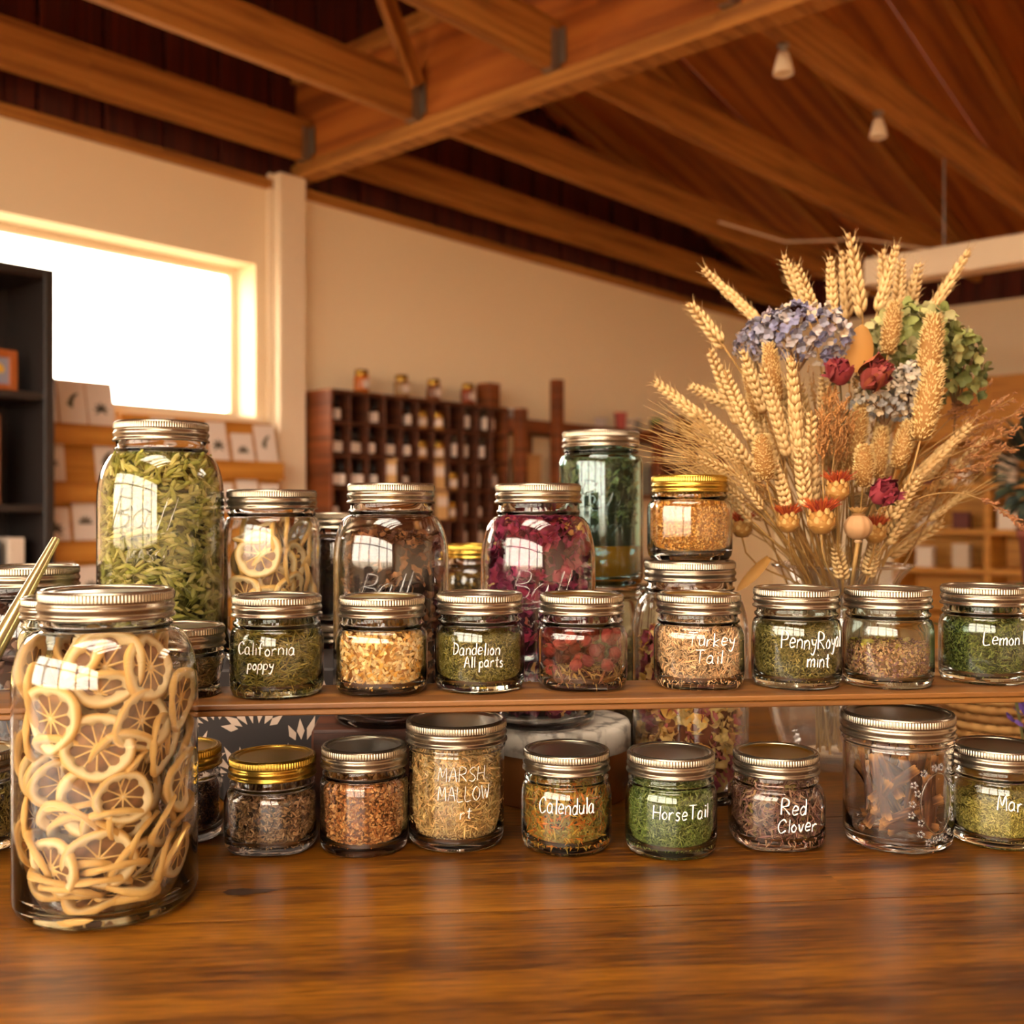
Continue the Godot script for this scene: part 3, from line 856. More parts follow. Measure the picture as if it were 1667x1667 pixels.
	fill(j, "shredded_root", "pale yellow root shreds above a layer of powder", "dried root", 0.0755, [lay("shred", 5200, [0.005, 0.012], [0.0009, 0.002], [0.0006, 0.0012], [lin(220, 186, 116), lin(204, 166, 96), lin(250, 201, 126), lin(182, 142, 78)], {"tang": 0.4, "from": 0.12}), lay("chip", 1500, [0.001, 0.002], [0.001, 0.0016], [0.0006, 0.001], [lin(212, 178, 112), lin(200, 164, 100)], {"to": 0.2})], lin(170, 130, 72), 0.0066, 0.006)
	j = jar("herb_jar", "small jar handwritten Calendula, orange and green petals", below, at(922, TABLE, 0.844), half.merged({"H": 0.0778}, true), M.glass_aqua, M.silver, M.silver_disc)
	write(j, "handwriting", "Calendula", -0.02, 0.034, 0.0125, 0.00058, M.white_ink, 0.05, 0.72)
	fill(j, "calendula_petals", "orange-yellow and green petal shreds in the Calendula jar", "dried flowers", 0.053, [lay("shred", 3600, [0.005, 0.012], [0.001, 0.0022], [0.0005, 0.001], [lin(196, 120, 24), lin(204, 150, 58), lin(148, 112, 34), lin(206, 104, 12), lin(160, 130, 52)], {"tang": 0.3}), lay("chip", 1800, [0.0015, 0.003], [0.001, 0.002], [0.0006, 0.001], [lin(186, 150, 72), lin(160, 122, 48)], {"to": 0.3})], lin(74, 52, 14))
	j = jar("herb_jar", "small jar handwritten HorseTail, bright green clippings", below, at(1092, TABLE, 0.834), half, M.glass_aqua, M.silver, M.silver_disc)
	write(j, "handwriting", "HorseTail", 0.12, 0.0325, 0.0105, 0.00052, M.white_ink, 0.08, 0.85)
	fill(j, "cut_herb", "bright green clippings in the HorseTail jar", "dried herb", 0.0535, [lay("shred", 7500, [0.0025, 0.006], [0.0006, 0.0012], [0.0005, 0.0009], [lin(136, 142, 62), lin(114, 122, 46), lin(162, 160, 86), lin(94, 104, 36)], {"tang": 0.35})], lin(70, 76, 24), 0.0066, 0.005)
	j = jar("herb_jar", "squarish jar handwritten Red Clover, dusky dried blossoms", below, at(1263, TABLE, 0.853), sqr.merged({"H": 0.0738, "hs": 0.0395, "hn": 0.048}, true), M.glass_clear, M.silver, M.gold_disc, 0.1)
	write(j, "handwriting", "Red", 0.16, 0.031, 0.012, 0.0006, M.white_ink, 0.1, 0.9)
	write(j, "handwriting", "Clover", 0.24, 0.0175, 0.0105, 0.0006, M.white_ink, 0.1, 0.9)
	fill(j, "clover_blossom", "dusky purple-brown blossoms with pale tufts in the Red Clover jar", "dried flowers", 0.05, [lay("shred", 2400, [0.005, 0.012], [0.0009, 0.002], [0.0006, 0.0012], [lin(120, 76, 52), lin(142, 96, 84), lin(92, 54, 36), lin(168, 128, 96)], {"tang": 0.5}), lay("bent", 260, [0.004, 0.007], [0.007, 0.012], [0.003, 0.005], [lin(132, 112, 52), lin(176, 132, 84), lin(120, 74, 56)], {"tang": 0.5})], lin(40, 20, 12))
	j = jar("bark_stick_jar", "wide straight jar of bark sticks with raised oval and fruit pattern", below, at(1461, TABLE, 0.853), {"R": 0.0428, "lid": 0.0448, "H": 0.106, "lid_h": 0.0185, "hs": 0.072, "hn": 0.0805, "foot": 0.88}, M.glass_clear, M.silver, M.silver_disc)
	make_sticks(j)
	emboss_oval(j)
	j = jar("herb_jar", "small greenish jar handwritten Marshmallow, cut by the frame edge", below, at(1624, TABLE, 0.857), half, M.glass_aqua, M.silver, M.silver_disc)
	write(j, "handwriting", "Marshmallow", 0.42, 0.0325, 0.0115, 0.00058, M.white_ink, 0.05, 0.8)
	fill(j, "ground_herb", "yellow-green leaf powder in the Marshmallow jar", "dried herb", 0.036, [lay("shred", 5200, [0.0016, 0.0036], [0.0006, 0.0012], [0.0004, 0.0008], [lin(205, 174, 84), lin(185, 156, 68), lin(234, 195, 102)], {"tang": 0.4})], lin(140, 114, 47), 0.0066, 0.005)
	j = jar("herb_jar", "jar of yellow-green herb at the frame's left edge, beside the big lemon jar", below, at(-46, TABLE, 0.84), half, M.glass_clear, M.silver, M.gold_disc)
	fill(j, "shredded_herb", "yellow-green shreds in the jar at the left edge", "dried herb", 0.05, [lay("shred", 2600, [0.004, 0.01], [0.0008, 0.0016], [0.0005, 0.001], [lin(176, 142, 62), lin(150, 122, 50), lin(196, 164, 86)])], lin(84, 62, 22))
	j = jar("herb_jar", "gold-lidded jar of brown powder mostly hidden behind the big lemon jar", below, at(290, TABLE, 0.866), half.merged({"H": 0.075}, true), M.glass_clear, M.gold, M.gold_disc)
	fill(j, "ground_root", "dark red-brown powder behind the big lemon jar", "dried root", 0.04, [lay("chip", 2600, [0.0015, 0.0035], [0.001, 0.002], [0.0006, 0.0012], [lin(112, 66, 36), lin(92, 50, 26), lin(134, 86, 50)])], lin(56, 28, 14))
	# ---- behind the plank
	var back := "large jars standing behind the plank riser"
	make_stands()
	j = jar("large_jar", "tallest clear jar packed with green oat pods, behind the big lemon jar", back, at(263, 1.022, 1.017), {"R": 0.0592, "lid": 0.0449, "H": 0.233, "lid_h": 0.0195, "hs": 0.156, "hn": 0.2025, "foot": 0.86}, M.glass_clear, M.silver, M.silver_disc)
	emboss_maker(j, 0.13, 0.04)
	fill(j, "oat_pods", "green oat pods packed in the tallest jar", "oat pods", 0.198, [lay("pod", 3400, [0.014, 0.0195], [0.0038, 0.005], [0.0036, 0.0046], [lin(160, 154, 66), lin(142, 138, 52), lin(182, 172, 88), lin(124, 122, 42), lin(194, 180, 104)], {"tang": 0.3, "lie": 0.75, "top": 0.1})], lin(72, 74, 24), 0.0066, 0.011)
	j = jar("large_jar", "broad clear jar of brown bark and leaves, centre left", back, at(637, 0.978, 0.955), {"R": 0.0525, "lid": 0.0402, "H": 0.216, "lid_h": 0.0185, "hs": 0.146, "hn": 0.187, "foot": 0.86}, M.glass_clear, M.silver, M.silver_disc)
	emboss_maker(j, 0.115, 0.03)
	fill(j, "bark_leaves", "curled brown leaves and bark in the broad jar", "dried leaves", 0.166, [lay("bent", 1000, [0.008, 0.016], [0.012, 0.026], [0.007, 0.012], [lin(112, 66, 34), lin(88, 48, 24), lin(142, 92, 52), lin(70, 36, 18), lin(160, 108, 64)], {"tang": 0.7, "top": 0.25})], lin(36, 18, 9), 0.0066, 0.014)
	j = jar("large_jar", "broad clear jar of magenta rose petals, centre", back, at(876, 0.9705, 0.985), {"R": 0.0543, "lid": 0.0409, "H": 0.224, "lid_h": 0.0185, "hs": 0.148, "hn": 0.194, "foot": 0.86}, M.glass_clear, M.silver, M.silver_disc)
	emboss_maker(j, 0.118, 0.036)
	fill(j, "rose_petals", "magenta rose petals with pale yellow bits packed in the broad jar", "dried petals", 0.187, [lay("petal", 1100, [0.013, 0.023], [0.013, 0.023], [0.010, 0.016], [lin(134, 26, 66), lin(112, 18, 54), lin(154, 44, 84), lin(92, 12, 40), lin(146, 30, 58)], {"tang": 0.5, "mat": "petal_skin", "top": 0.15}), lay("petal", 90, [0.009, 0.016], [0.008, 0.014], [0.005, 0.008], [lin(216, 160, 92), lin(226, 184, 122), lin(206, 110, 84)], {"tang": 0.4, "mat": "petal_skin"})], lin(52, 6, 22), 0.0066, 0.014)
	j = jar("large_jar", "tall teal blue jar of dark green leaves with amber liquid at its foot", back, at(978, 1.0855, 1.2), {"R": 0.0485, "lid": 0.0446, "H": 0.175, "lid_h": 0.0195, "hs": 0.135, "hn": 0.148, "foot": 0.9}, M.glass_blue, M.silver, M.silver_disc)
	emboss_maker(j, 0.088, 0.042)
	fill(j, "steeped_leaves", "dark green steeped leaves in the teal jar", "dried leaves", 0.137, [lay("bent", 700, [0.008, 0.018], [0.012, 0.024], [0.005, 0.009], [lin(132, 112, 60), lin(104, 92, 48), lin(160, 136, 84), lin(80, 68, 32)], {"tang": 0.6, "from": 0.28})], lin(50, 42, 20), 0.03, 0.01)
	var lb := MB.new()
	lb.lathe([Vector3(0, 0.0068, 0), Vector3(0.040, 0.0068, 0), Vector3(0.0448, 0.014, 0), Vector3(0.0448, 0.044, 0), Vector3(0, 0.044, 0)], 40)
	var lq := mat("amber_liquid", Color(0.86, 0.42, 0.05, 0.7), 0.05)
	lq.transparency = BaseMaterial3D.TRANSPARENCY_ALPHA
	tag(part("herb_oil", lb.mesh(), lq, self, move(j.pos)), "amber oil pooled at the foot of the teal jar", "oil")
	j = jar("large_jar", "clear canister of grey-green leaf under the teal jar", back, at(985, TABLE, 1.2), {"R": 0.058, "lid": 0.05, "neck": 0.0495, "H": 0.1835, "lidded": false, "lid_h": 0.006, "hs": 0.15, "hn": 0.171, "foot": 0.9}, M.glass_aqua, M.silver, M.silver_disc)
	var gs := MB.new()
	gs.lathe([Vector3(0, 0.1838, 0), Vector3(0.0494, 0.1838, 0), Vector3(0.0494, 0.1838, 0), Vector3(0.0494, 0.1852, 0), Vector3(0.0485, 0.1855, 0), Vector3(0, 0.1855, 0)], 48)
	part("glass_lid", gs.mesh(), M.glass_aqua, j.node)
	fill(j, "leaf_bits", "grey-green leaf in the canister under the teal jar", "dried herb", 0.12, [lay("bent", 460, [0.008, 0.016], [0.012, 0.022], [0.005, 0.009], [lin(120, 100, 54), lin(104, 89, 42), lin(151, 122, 70)], {"tang": 0.6})], lin(56, 45, 21), 0.0066, 0.01)
	j = jar("large_jar", "big clear jar of yellow and pink petals with a jar on its lid", back, at(1123, TABLE, 1.0), {"R": 0.0552, "lid": 0.0436, "H": 0.222, "lid_h": 0.0195, "hs": 0.148, "hn": 0.192, "foot": 0.86}, M.glass_clear, M.silver, M.silver_disc)
	fill(j, "rose_petals", "curled yellow and pink petals in the big jar under the orange one", "dried petals", 0.150, [lay("petal", 900, [0.013, 0.022], [0.012, 0.02], [0.010, 0.016], [lin(220, 166, 74), lin(206, 146, 84), lin(196, 104, 96), lin(212, 176, 104), lin(170, 72, 84), lin(224, 184, 112)], {"tang": 0.6, "mat": "petal_skin", "top": 0.2})], lin(120, 66, 34), 0.0066, 0.014)
	j = jar("herb_jar", "gold-lidded squarish jar of orange granules stacked on the petal jar", back, at(1122, TABLE + 0.222, 1.0), sqr.merged({"R": 0.0392, "lid": 0.0364, "neck": 0.0348, "H": 0.081, "hs": 0.0495, "hn": 0.0568}, true), M.glass_clear, M.gold, M.gold_disc, 0.03)
	fill(j, "orange_granules", "orange-yellow granules in the stacked gold-lidded jar", "dried peel", 0.061, [lay("chip", 7000, [0.0018, 0.0036], [0.0013, 0.0026], [0.0008, 0.0016], [lin(222, 162, 70), lin(206, 138, 46), lin(232, 180, 96), lin(190, 122, 40)], {"tang": 0.5})], lin(150, 92, 28), 0.0066, 0.005)
	# stack of two dark jars, a far gold-lidded jar, and the jar at the left edge
	j = jar("large_jar", "lower dark jar of red berries in a stack behind the bark jar", back, at(547, TABLE, 1.16), {"R": 0.044, "lid": 0.0436, "H": 0.146, "lid_h": 0.0185, "hs": 0.108}, M.glass_clear, M.silver, M.silver_disc)
	fill(j, "dried_berries", "dark red berry bits in the lower stacked jar", "dried berries", 0.12, [lay("chip", 900, [0.005, 0.009], [0.005, 0.008], [0.004, 0.007], [lin(104, 22, 22), lin(74, 12, 14), lin(130, 40, 34)])], lin(34, 5, 6), 0.0066, 0.008)
	j = jar("large_jar", "upper jar of dark curls in the stack behind the bark jar", back, at(547, TABLE + 0.146, 1.16), {"R": 0.044, "lid": 0.0436, "H": 0.122, "lid_h": 0.0185, "hs": 0.086}, M.glass_clear, M.silver, M.silver_disc)
	fill(j, "dark_curls", "dark brown curls in the upper stacked jar", "dried herb", 0.09, [lay("bent", 360, [0.006, 0.012], [0.012, 0.024], [0.005, 0.009], [lin(70, 38, 22), lin(52, 26, 14), lin(92, 54, 32)])], lin(24, 10, 6), 0.0066, 0.01)
	j = jar("large_jar", "far gold-lidded jar between the bark jar and rose petal jar", back, at(768, TABLE, 1.3), {"R": 0.041, "lid": 0.0352, "H": 0.2285, "lid_h": 0.0175, "hs": 0.18, "hn": 0.2}, M.glass_clear, M.gold, M.gold_disc)
	fill(j, "olive_herb", "olive brown herb in the far gold-lidded jar", "dried herb", 0.19, [lay("chip", 1500, [0.005, 0.009], [0.003, 0.006], [0.001, 0.003], [lin(130, 98, 32), lin(104, 78, 24), lin(152, 118, 46)])], lin(60, 44, 12), 0.0066, 0.008)
	j = jar("large_jar", "wide jar of dark purple-brown pods at the left edge behind the brass handle", back, at(48, TABLE, 1.0), {"R": 0.056, "lid": 0.0452, "H": 0.217, "lid_h": 0.0195, "hs": 0.15, "hn": 0.187, "foot": 0.86}, M.glass_clear, M.silver, M.silver_disc)
	fill(j, "dark_pods", "dark purple-brown pods in the jar at the left edge", "dried pods", 0.17, [lay("seed", 1500, [0.008, 0.014], [0.005, 0.008], [0.005, 0.008], [lin(92, 66, 56), lin(72, 48, 40), lin(122, 92, 74)], {"tang": 0.4}), lay("shred", 300, [0.01, 0.02], [0.001, 0.0018], [0.001, 0.0015], [lin(170, 130, 80)], {})], lin(34, 20, 16), 0.0066, 0.011)

func make_hips(j: Dictionary) -> void:
	var variants := []
	for k in 3:
		var b := MB.new()
		var col: Color = [lin(120, 30, 20), lin(98, 20, 16), lin(138, 46, 26)][k]
		b.lathe([Vector3(0, -0.0052, 0), Vector3(0.0028, -0.0048, 0), Vector3(0.0047, -0.002, 0), Vector3(0.005, 0.001, 0), Vector3(0.004, 0.0038, 0), Vector3(0.0016, 0.0052, 0), Vector3(0, 0.005, 0)], 20, Transform3D(), col)
		for i in b.v.size():
			b.v[i] *= 1.0 + 0.11 * sin(b.v[i].x * 1900.0 + k) * cos(b.v[i].y * 1700.0 + b.v[i].z * 1300.0)
			b.n[i] = (b.n[i] + 0.5 * Vector3(sin(b.v[i].y * 2600.0), cos(b.v[i].z * 2400.0), sin(b.v[i].x * 2500.0 + k))).normalized()
		variants.append(b.mesh())
	var cb := MB.new()
	for i in 5:
		var a := TAU * i / 5.0
		cb.spindle(Transform3D(Basis(Vector3(0.0012, 0, 0), Vector3(sin(a) * 0.0022, 0.002, cos(a) * 0.0022), Vector3(0, 0, 0.0012)), Vector3(0, 0.0049, 0)), lin(120, 84, 44), 4, 2)
	var crown := cb.mesh()
	var done := []
	var tries := 0
	while done.size() < 46 and tries < 6000:
		tries += 1
		var a := rng.randf() * TAU
		var y := rng.randf_range(0.0135, 0.046)
		var lim := radius_at(j["in"], y, a, 4.0) - 0.0062
		var r := lim if rng.randf() < 0.75 else sqrt(rng.randf()) * lim
		var p := Vector3(sin(a) * r, y, cos(a) * r)
		if y > 0.032 and a < PI and p.x < 0.0: continue
		var ok := true
		for q in done:
			if q.distance_to(p) < 0.0096: ok = false; break
		if not ok: continue
		done.append(p)
		var t := thing("dried_hip", "wrinkled dried red hip in the squarish jar on the plank", "dried fruit", Transform3D(Basis.from_euler(Vector3(rng.randf() * TAU, rng.randf() * TAU, 0)), j.pos + p), "dried red hips in one jar")
		part("fruit", variants[rng.randi() % 3], M.hip_skin, t)
		part("sepals", crown, M.herb, t)

func make_sticks(j: Dictionary) -> void:
	var meshes := []
	for k in 4:
		var b := MB.new()
		# a split strip of bark: dark weathered outside, tan inside, ragged ends
		var seg := 9
		for side in 2:
			var base := b.v.size()
			for i in 9:
				var t := i / 8.0
				for q in seg:
					var a := lerpf(-0.75 - 0.15 * k, 0.75, q / float(seg - 1))
					var r := (0.0058 if side == 0 else 0.0044) * (1.0 + 0.10 * sin(i * 1.3 + q * 0.9 + k * 2.0))
					var g := rng.randf_range(0.7, 1.25)
					var cc: Color = lin(172, 118, 64) if side == 1 or i < 1 or i > 7 else (lin(78, 42, 20) if rng.randf() > 0.15 else lin(128, 80, 42))
					var o := Vector3(sin(a), 0, cos(a))
					b.vert(Vector3(o.x * r, (t - 0.5) * 0.062 + 0.0016 * sin(q * 2.3 + k) * absf(t - 0.5), o.z * r - 0.004), o if side == 0 else -o, Color(cc.r * g, cc.g * g, cc.b * g))
			b.grid(base, 9, seg)
		meshes.append(b.mesh())
	# [angle, height, lean sideways, lean inwards, length, depth inside]
	var spots := [[-0.45, 0.052, -0.85, 0.1, 0.75, 0.8], [0.15, 0.03, -1.2, 0.05, 0.85, 0.86], [0.55, 0.036, 0.15, 0.05, 0.8, 0.86], [0.95, 0.052, 0.05, 0.1, 0.75, 0.8], [0.3, 0.065, 0.5, 0.0, 0.8, 0.6], [-0.9, 0.034, -0.5, 0.1, 0.8, 0.8],
		[-0.2, 0.02, 1.1, 0.0, 0.8, 0.6], [0.8, 0.022, 0.9, 0.0, 0.7, 0.7], [-0.6, 0.062, 0.5, 0.0, 0.6, 0.75], [0.0, 0.045, 0.7, 0.1, 0.9, 0.2], [1.6, 0.044, 0.3, 0.1, 0.9, 0.7], [-1.6, 0.044, -0.4, 0.1, 0.9, 0.7],
		[2.4, 0.04, 0.6, 0.1, 0.9, 0.7], [-2.4, 0.04, -0.7, 0.1, 0.9, 0.7], [3.1, 0.05, 0.4, 0.1, 0.9, 0.7], [0.4, 0.016, -1.45, 0.0, 0.8, 0.45], [-0.3, 0.058, 1.0, 0.2, 0.7, 0.35], [2.9, 0.02, 1.4, 0.0, 0.9, 0.5], [0.7, 0.06, -0.35, 0.0, 0.7, 0.55], [-0.8, 0.05, 0.25, 0.0, 0.85, 0.85], [0.25, 0.05, -0.15, 0.0, 0.8, 0.5], [-0.4, 0.03, 0.6, 0.0, 0.8, 0.4], [1.2, 0.03, -0.6, 0.0, 0.8, 0.8], [-1.3, 0.055, 0.4, 0.0, 0.8, 0.8], [2.0, 0.05, -0.3, 0.0, 0.9, 0.6], [-2.0, 0.05, 0.5, 0.0, 0.9, 0.6], [0.0, 0.018, 1.5, 0.0, 0.75, 0.7]]
	for i in spots.size():
		var s: Array = spots[i]
		var er := Vector3(sin(s[0]), 0, cos(s[0]))
		var r: float = (0.0428 - 0.0028 - 0.0055) * s[5]
		var half: float = 0.031 * s[4] * absf(cos(s[2]))
		var y: float = clampf(s[1], 0.0075 + half, 0.0745 - half)
		var wide: float = 0.031 * s[4] * absf(sin(s[2]))
		r = minf(r, sqrt(maxf(0.0335 * 0.0335 - wide * wide, 0.0)))
		var ba := Basis(Vector3.UP, s[0]) * Basis(Vector3(0, 0, 1), s[2]) * Basis(Vector3(1, 0, 0), s[3])
		var t := thing("bark_stick", "curled brown bark stick in the wide straight jar", "bark stick", Transform3D(ba.scaled_local(Vector3(1, s[4], 1)), j.pos + er * r + Vector3.UP * y), "bark sticks in one jar")
		part("curled_bark", meshes[i % 4], M.herb, t)

func on_glass(j: Dictionary, pts: Array, thick: float, b: MB) -> void:
	var q := []
	var r := []
	for p in pts:
		var rad := radius_at(j.out, p.y, p.x, 4.0) - thick * 0.2
		q.append(Vector3(sin(p.x) * rad, p.y, cos(p.x) * rad))
		r.append(thick)
	b.tube(q, r, 6)

func emboss_oval(j: Dictionary) -> void:
	var b := MB.new()
	var ring := []
	for i in 41:
		var a := TAU * i / 40.0
		ring.append(Vector2(0.42 + 0.36 * cos(a), 0.041 + 0.0235 * sin(a)))
	on_glass(j, ring, 0.0007, b)
	part("raised_oval", b.mesh(), M.glass_clear, j.node)
	var f := MB.new()
	for e in 22:
		var a := TAU * e / 22.0
		var c := Vector2(0.42 + (0.5 + 0.08 * sin(e * 2.3)) * cos(a), 0.041 + (0.03 + 0.003 * cos(e * 1.7)) * sin(a))
		if c.y > 0.07: continue
		for k in 5:
			var g := c + Vector2(cos(k * 1.26) * 0.05, sin(k * 1.26) * 0.002)
			var rad := radius_at(j.out, g.y, g.x, 4.0)
			f.lathe([Vector3(0, -0.0011, 0), Vector3(0.001, -0.0005, 0), Vector3(0.0011, 0.0004, 0), Vector3(0, 0.0011, 0)], 6, Transform3D(Basis(), Vector3(sin(g.x) * rad, g.y, cos(g.x) * rad)))
	part("raised_fruit", f.mesh(), M.glass_clear, j.node)

func emboss_maker(j: Dictionary, y: float, size: float) -> void:
	write(j, "raised_lettering", "Ball", 0.0, y, size * 0.75, 0.0008, M.glass_clear, 0.35, 1.0)
	var b := MB.new()
	var w: float = size * 0.9 / j.R
	on_glass(j, [Vector2(-w, y - size * 0.28), Vector2(0, y - size * 0.16), Vector2(w, y - size * 0.05)], 0.0007, b)
	part("raised_flourish", b.mesh(), M.glass_clear, j.node)
	write(j, "raised_lettering", "MASON", 0.1, y - size * 0.75, size * 0.28, 0.0006, M.glass_clear, 0.1, 1.0)

func make_stands() -> void:
	# dark floral box under the oat pod jar and the small lemon jar
	var t := thing("floral_box", "dark box with pale leaf pattern under the plank, behind the gold-lidded jar", "box", move(at(372, TABLE, 1.035), deg_to_rad(5.3)))
	var m := mat("dark_card", rgb(44, 36, 34), 0.7)
	solid("body", Vector3(-0.16, 0, -0.07), Vector3(0.115, 0.122, 0.07), m, t, 0.002)
	var b := MB.new()
	for sprig in [[-0.02, 0.035, 0.4], [0.036, 0.066, -0.25], [0.085, 0.05, 0.7], [0.098, 0.086, -0.5], [-0.07, 0.08, 0.9], [-0.1, 0.04, -0.6], [0.02, 0.025, -0.9], [-0.025, 0.114, 2.6], [0.06, 0.02, 0.2], [-0.005, 0.07, -1.1]]:
		for k in 7:
			var an: float = sprig[2] + (k - 3) * 0.38
			var ln := 0.034 - absf(k - 3) * 0.004
			var o := Vector3(sprig[0] + (k - 3) * 0.003, sprig[1], 0.0704)
			var d := Vector3(sin(an), cos(an), 0)
			var sd := Vector3(cos(an), -sin(an), 0)
			if (o + d * ln).x > 0.112 or (o + d * ln).y > 0.119 or (o + d * ln).y < 0.003: continue
			var s := b.vert(o + d * 0.006, Vector3(0, 0, 1))
			b.vert(o + d * ln * 0.55 + sd * 0.0036, Vector3(0, 0, 1)); b.vert(o + d * ln, Vector3(0, 0, 1)); b.vert(o + d * ln * 0.55 - sd * 0.0036, Vector3(0, 0, 1))
			b.tri(s, s + 1, s + 2); b.tri(s, s + 2, s + 3)
	tag(part("leaf_print", b.mesh(), mat("pale_print", rgb(196, 170, 150), 0.7), t), "pale printed leaf sprigs")
	# low wooden crate under the bark jar
	t = thing("low_crate", "low dark wooden box under the broad bark jar", "box", move(at(632, TABLE, 0.968), deg_to_rad(5.3)))
	solid("body", Vector3(-0.065, 0, -0.055), Vector3(0.052, 0.078, 0.055), M.dark_brown_wood, t, 0.002)
	# marbled round tin under the rose jar
	t = thing("round_tin", "round gold-brown tin with a grey marbled lid under the rose petal jar", "tin", move(at(906, TABLE, 1.0)))
	var tb := MB.new()
	tb.lathe([Vector3(0, 0.0005, 0), Vector3(0.067, 0.0005, 0), Vector3(0.067, 0.0005, 0), Vector3(0.0685, 0.002, 0), Vector3(0.0685, 0.05, 0)], 64)
	part("body", tb.mesh(), mat("tin_brown", rgb(140, 84, 40), 0.35, 0.5), t)
	var lb := MB.new()
	lb.lathe([Vector3(0.0695, 0.046, 0), Vector3(0.0705, 0.0465, 0), Vector3(0.0705, 0.066, 0), Vector3(0.069, 0.0695, 0), Vector3(0.066, 0.0705, 0), Vector3(0, 0.0705, 0)], 64)
	var mm := mat("marble_print", Color.WHITE, 0.4)
	var nz := NoiseTexture2D.new()
	nz.noise = FastNoiseLite.new()
	nz.noise.seed = 5
	nz.noise.noise_type = FastNoiseLite.TYPE_SIMPLEX
	nz.noise.fractal_type = FastNoiseLite.FRACTAL_RIDGED
	nz.noise.frequency = 0.008
	nz.width = 256; nz.height = 256
	nz.seamless = true
	var gr := Gradient.new()
	gr.offsets = PackedFloat32Array([0.0, 0.5, 0.66, 0.85])
	gr.colors = PackedColorArray([rgb(206, 194, 180), rgb(188, 176, 160), rgb(110, 98, 88), rgb(66, 58, 52)])
	nz.color_ramp = gr
	mm.albedo_texture = nz
	mm.uv1_triplanar = true
	mm.uv1_scale = Vector3(9, 9, 9)
	part("lid", lb.mesh(), mm, t)
	# brass scoop handle leaning on the left-edge jar
	var bt := MB.new()
	var p0 := at(-46, SHELF + 0.005, 0.80)
	var p1 := at(91, EYE - 0.0245, 0.925)
	var pts := []
	var rad := []
	for i in 9:
		var k := i / 8.0
		pts.append(p0.lerp(p1, k))
		rad.append(lerpf(0.0078, 0.0036, pow(k, 1.3)))
	bt.tube(pts, rad, 16)
	t = thing("brass_scoop", "brass scoop handle rising at the left edge in front of the wide jar", "scoop", Transform3D())
	part("handle", bt.mesh(), M.brass, t)
	var sb := MB.new()
	sb.lathe([Vector3(0, 0.0, 0), Vector3(0.012, 0.0015, 0), Vector3(0.019, 0.009, 0), Vector3(0.021, 0.02, 0), Vector3(0.0195, 0.02, 0), Vector3(0.0175, 0.0095, 0), Vector3(0.011, 0.003, 0), Vector3(0, 0.0016, 0)], 24)
	part("bowl", sb.mesh(), M.brass, t, move(p0 + Vector3(-0.014, -0.005, 0.004)))

# ------------------------------------------------------------------ dried lemon slices
func warp(p: Vector3, k: int) -> Vector3:
	var a := atan2(p.y, p.x)
	var r2 := p.x * p.x + p.y * p.y
	var out: float = 1.0 + [0.03, 0.05, 0.02, 0.06][k] * sin(a * 2.0 + k) + 0.02 * sin(a * 5.0 + k * 2.0)
	return Vector3(p.x * out, p.y * out, p.z + r2 * ([0.10, -0.16, 0.05, 0.2][k] * cos(2.0 * a + k) + [0.06, 0.0, -0.1, 0.05][k]))

func slice_parts(k: int) -> Array:
	var key := "slice%d" % k
	if cache.has(key): return cache[key]
	var skin := lin(226, 178, 98)
	var pith := lin(246, 220, 164)
	var n := 9 + k % 3
	var rind := MB.new()
	var cs := [Vector2(0.72, 0.0), Vector2(0.75, 0.06), Vector2(0.86, 0.095), Vector2(0.975, 0.085), Vector2(1.0, 0.0), Vector2(0.975, -0.085), Vector2(0.86, -0.095), Vector2(0.75, -0.06), Vector2(0.72, 0.0)]
	for i in 9:
		for s in 81:
			var a := TAU * s / 80.0
			var dv := Vector2(cs[i].x - 0.87, cs[i].y).normalized()
			var sc := 1.0 - (0.13 * pow(absf(cos(a * n / 2.0)), 4.0) if i < 2 or i > 6 else 0.0)
			rind.vert(warp(Vector3(cos(a) * cs[i].x * sc, sin(a) * cs[i].x * sc, cs[i].y * (1.0 + 0.15 * sin(a * 7.0))), k), Vector3(cos(a) * dv.x, sin(a) * dv.x, dv.y), skin if i >= 3 and i <= 5 else pith)
	rind.grid(0, 9, 81)
	var pulp := MB.new()
	for z in [0.008, -0.008]:
		var base := pulp.v.size()
		for i in 5:
			for s in 49:
				var a := TAU * s / 48.0
				var r := 0.83 * (i / 4.0) + 0.01
				var ph := fmod(a * n / TAU, 1.0)
				var sink := 0.55 + 0.45 * sin(ph * PI)
				var g := 0.8 + 0.35 * sin(i * 2.1 + floor(a * n / TAU) * 1.9 + k)
				var col := Color(0.20, 0.085, 0.03).lerp(Color(0.36, 0.18, 0.075), 0.5 + 0.5 * sin(floor(a * n / TAU) * 2.7 + k * 1.3))
				pulp.vert(warp(Vector3(cos(a) * r, sin(a) * r, z * (1.6 - sink)), k), Vector3(0, 0, signf(z)), Color(col.r * g, col.g * g, col.b * g))
		pulp.grid(base, 5, 49)
	var mem := MB.new()
	for s in n:
		var a := TAU * s / n
		var pts := []
		var rr := []
		for i in 5:
			pts.append(warp(Vector3(cos(a), sin(a), 0) * lerpf(0.05, 0.84, i / 4.0), k))
			rr.append([0.05, 0.032, 0.026, 0.032, 0.06][i])
		mem.tube(pts, rr, 5, lin(236, 196, 124), false)
	mem.lathe([Vector3(0, -0.05, 0), Vector3(0.07, -0.04, 0), Vector3(0.10, 0, 0), Vector3(0.07, 0.04, 0), Vector3(0, 0.05, 0)], 10, Transform3D(Basis(Vector3(1, 0, 0), Vector3(0, 0, 1), Vector3(0, -1, 0)), Vector3.ZERO), lin(240, 212, 152))
	cache[key] = [rind.mesh(), pulp.mesh(), mem.mesh()]
	return cache[key]

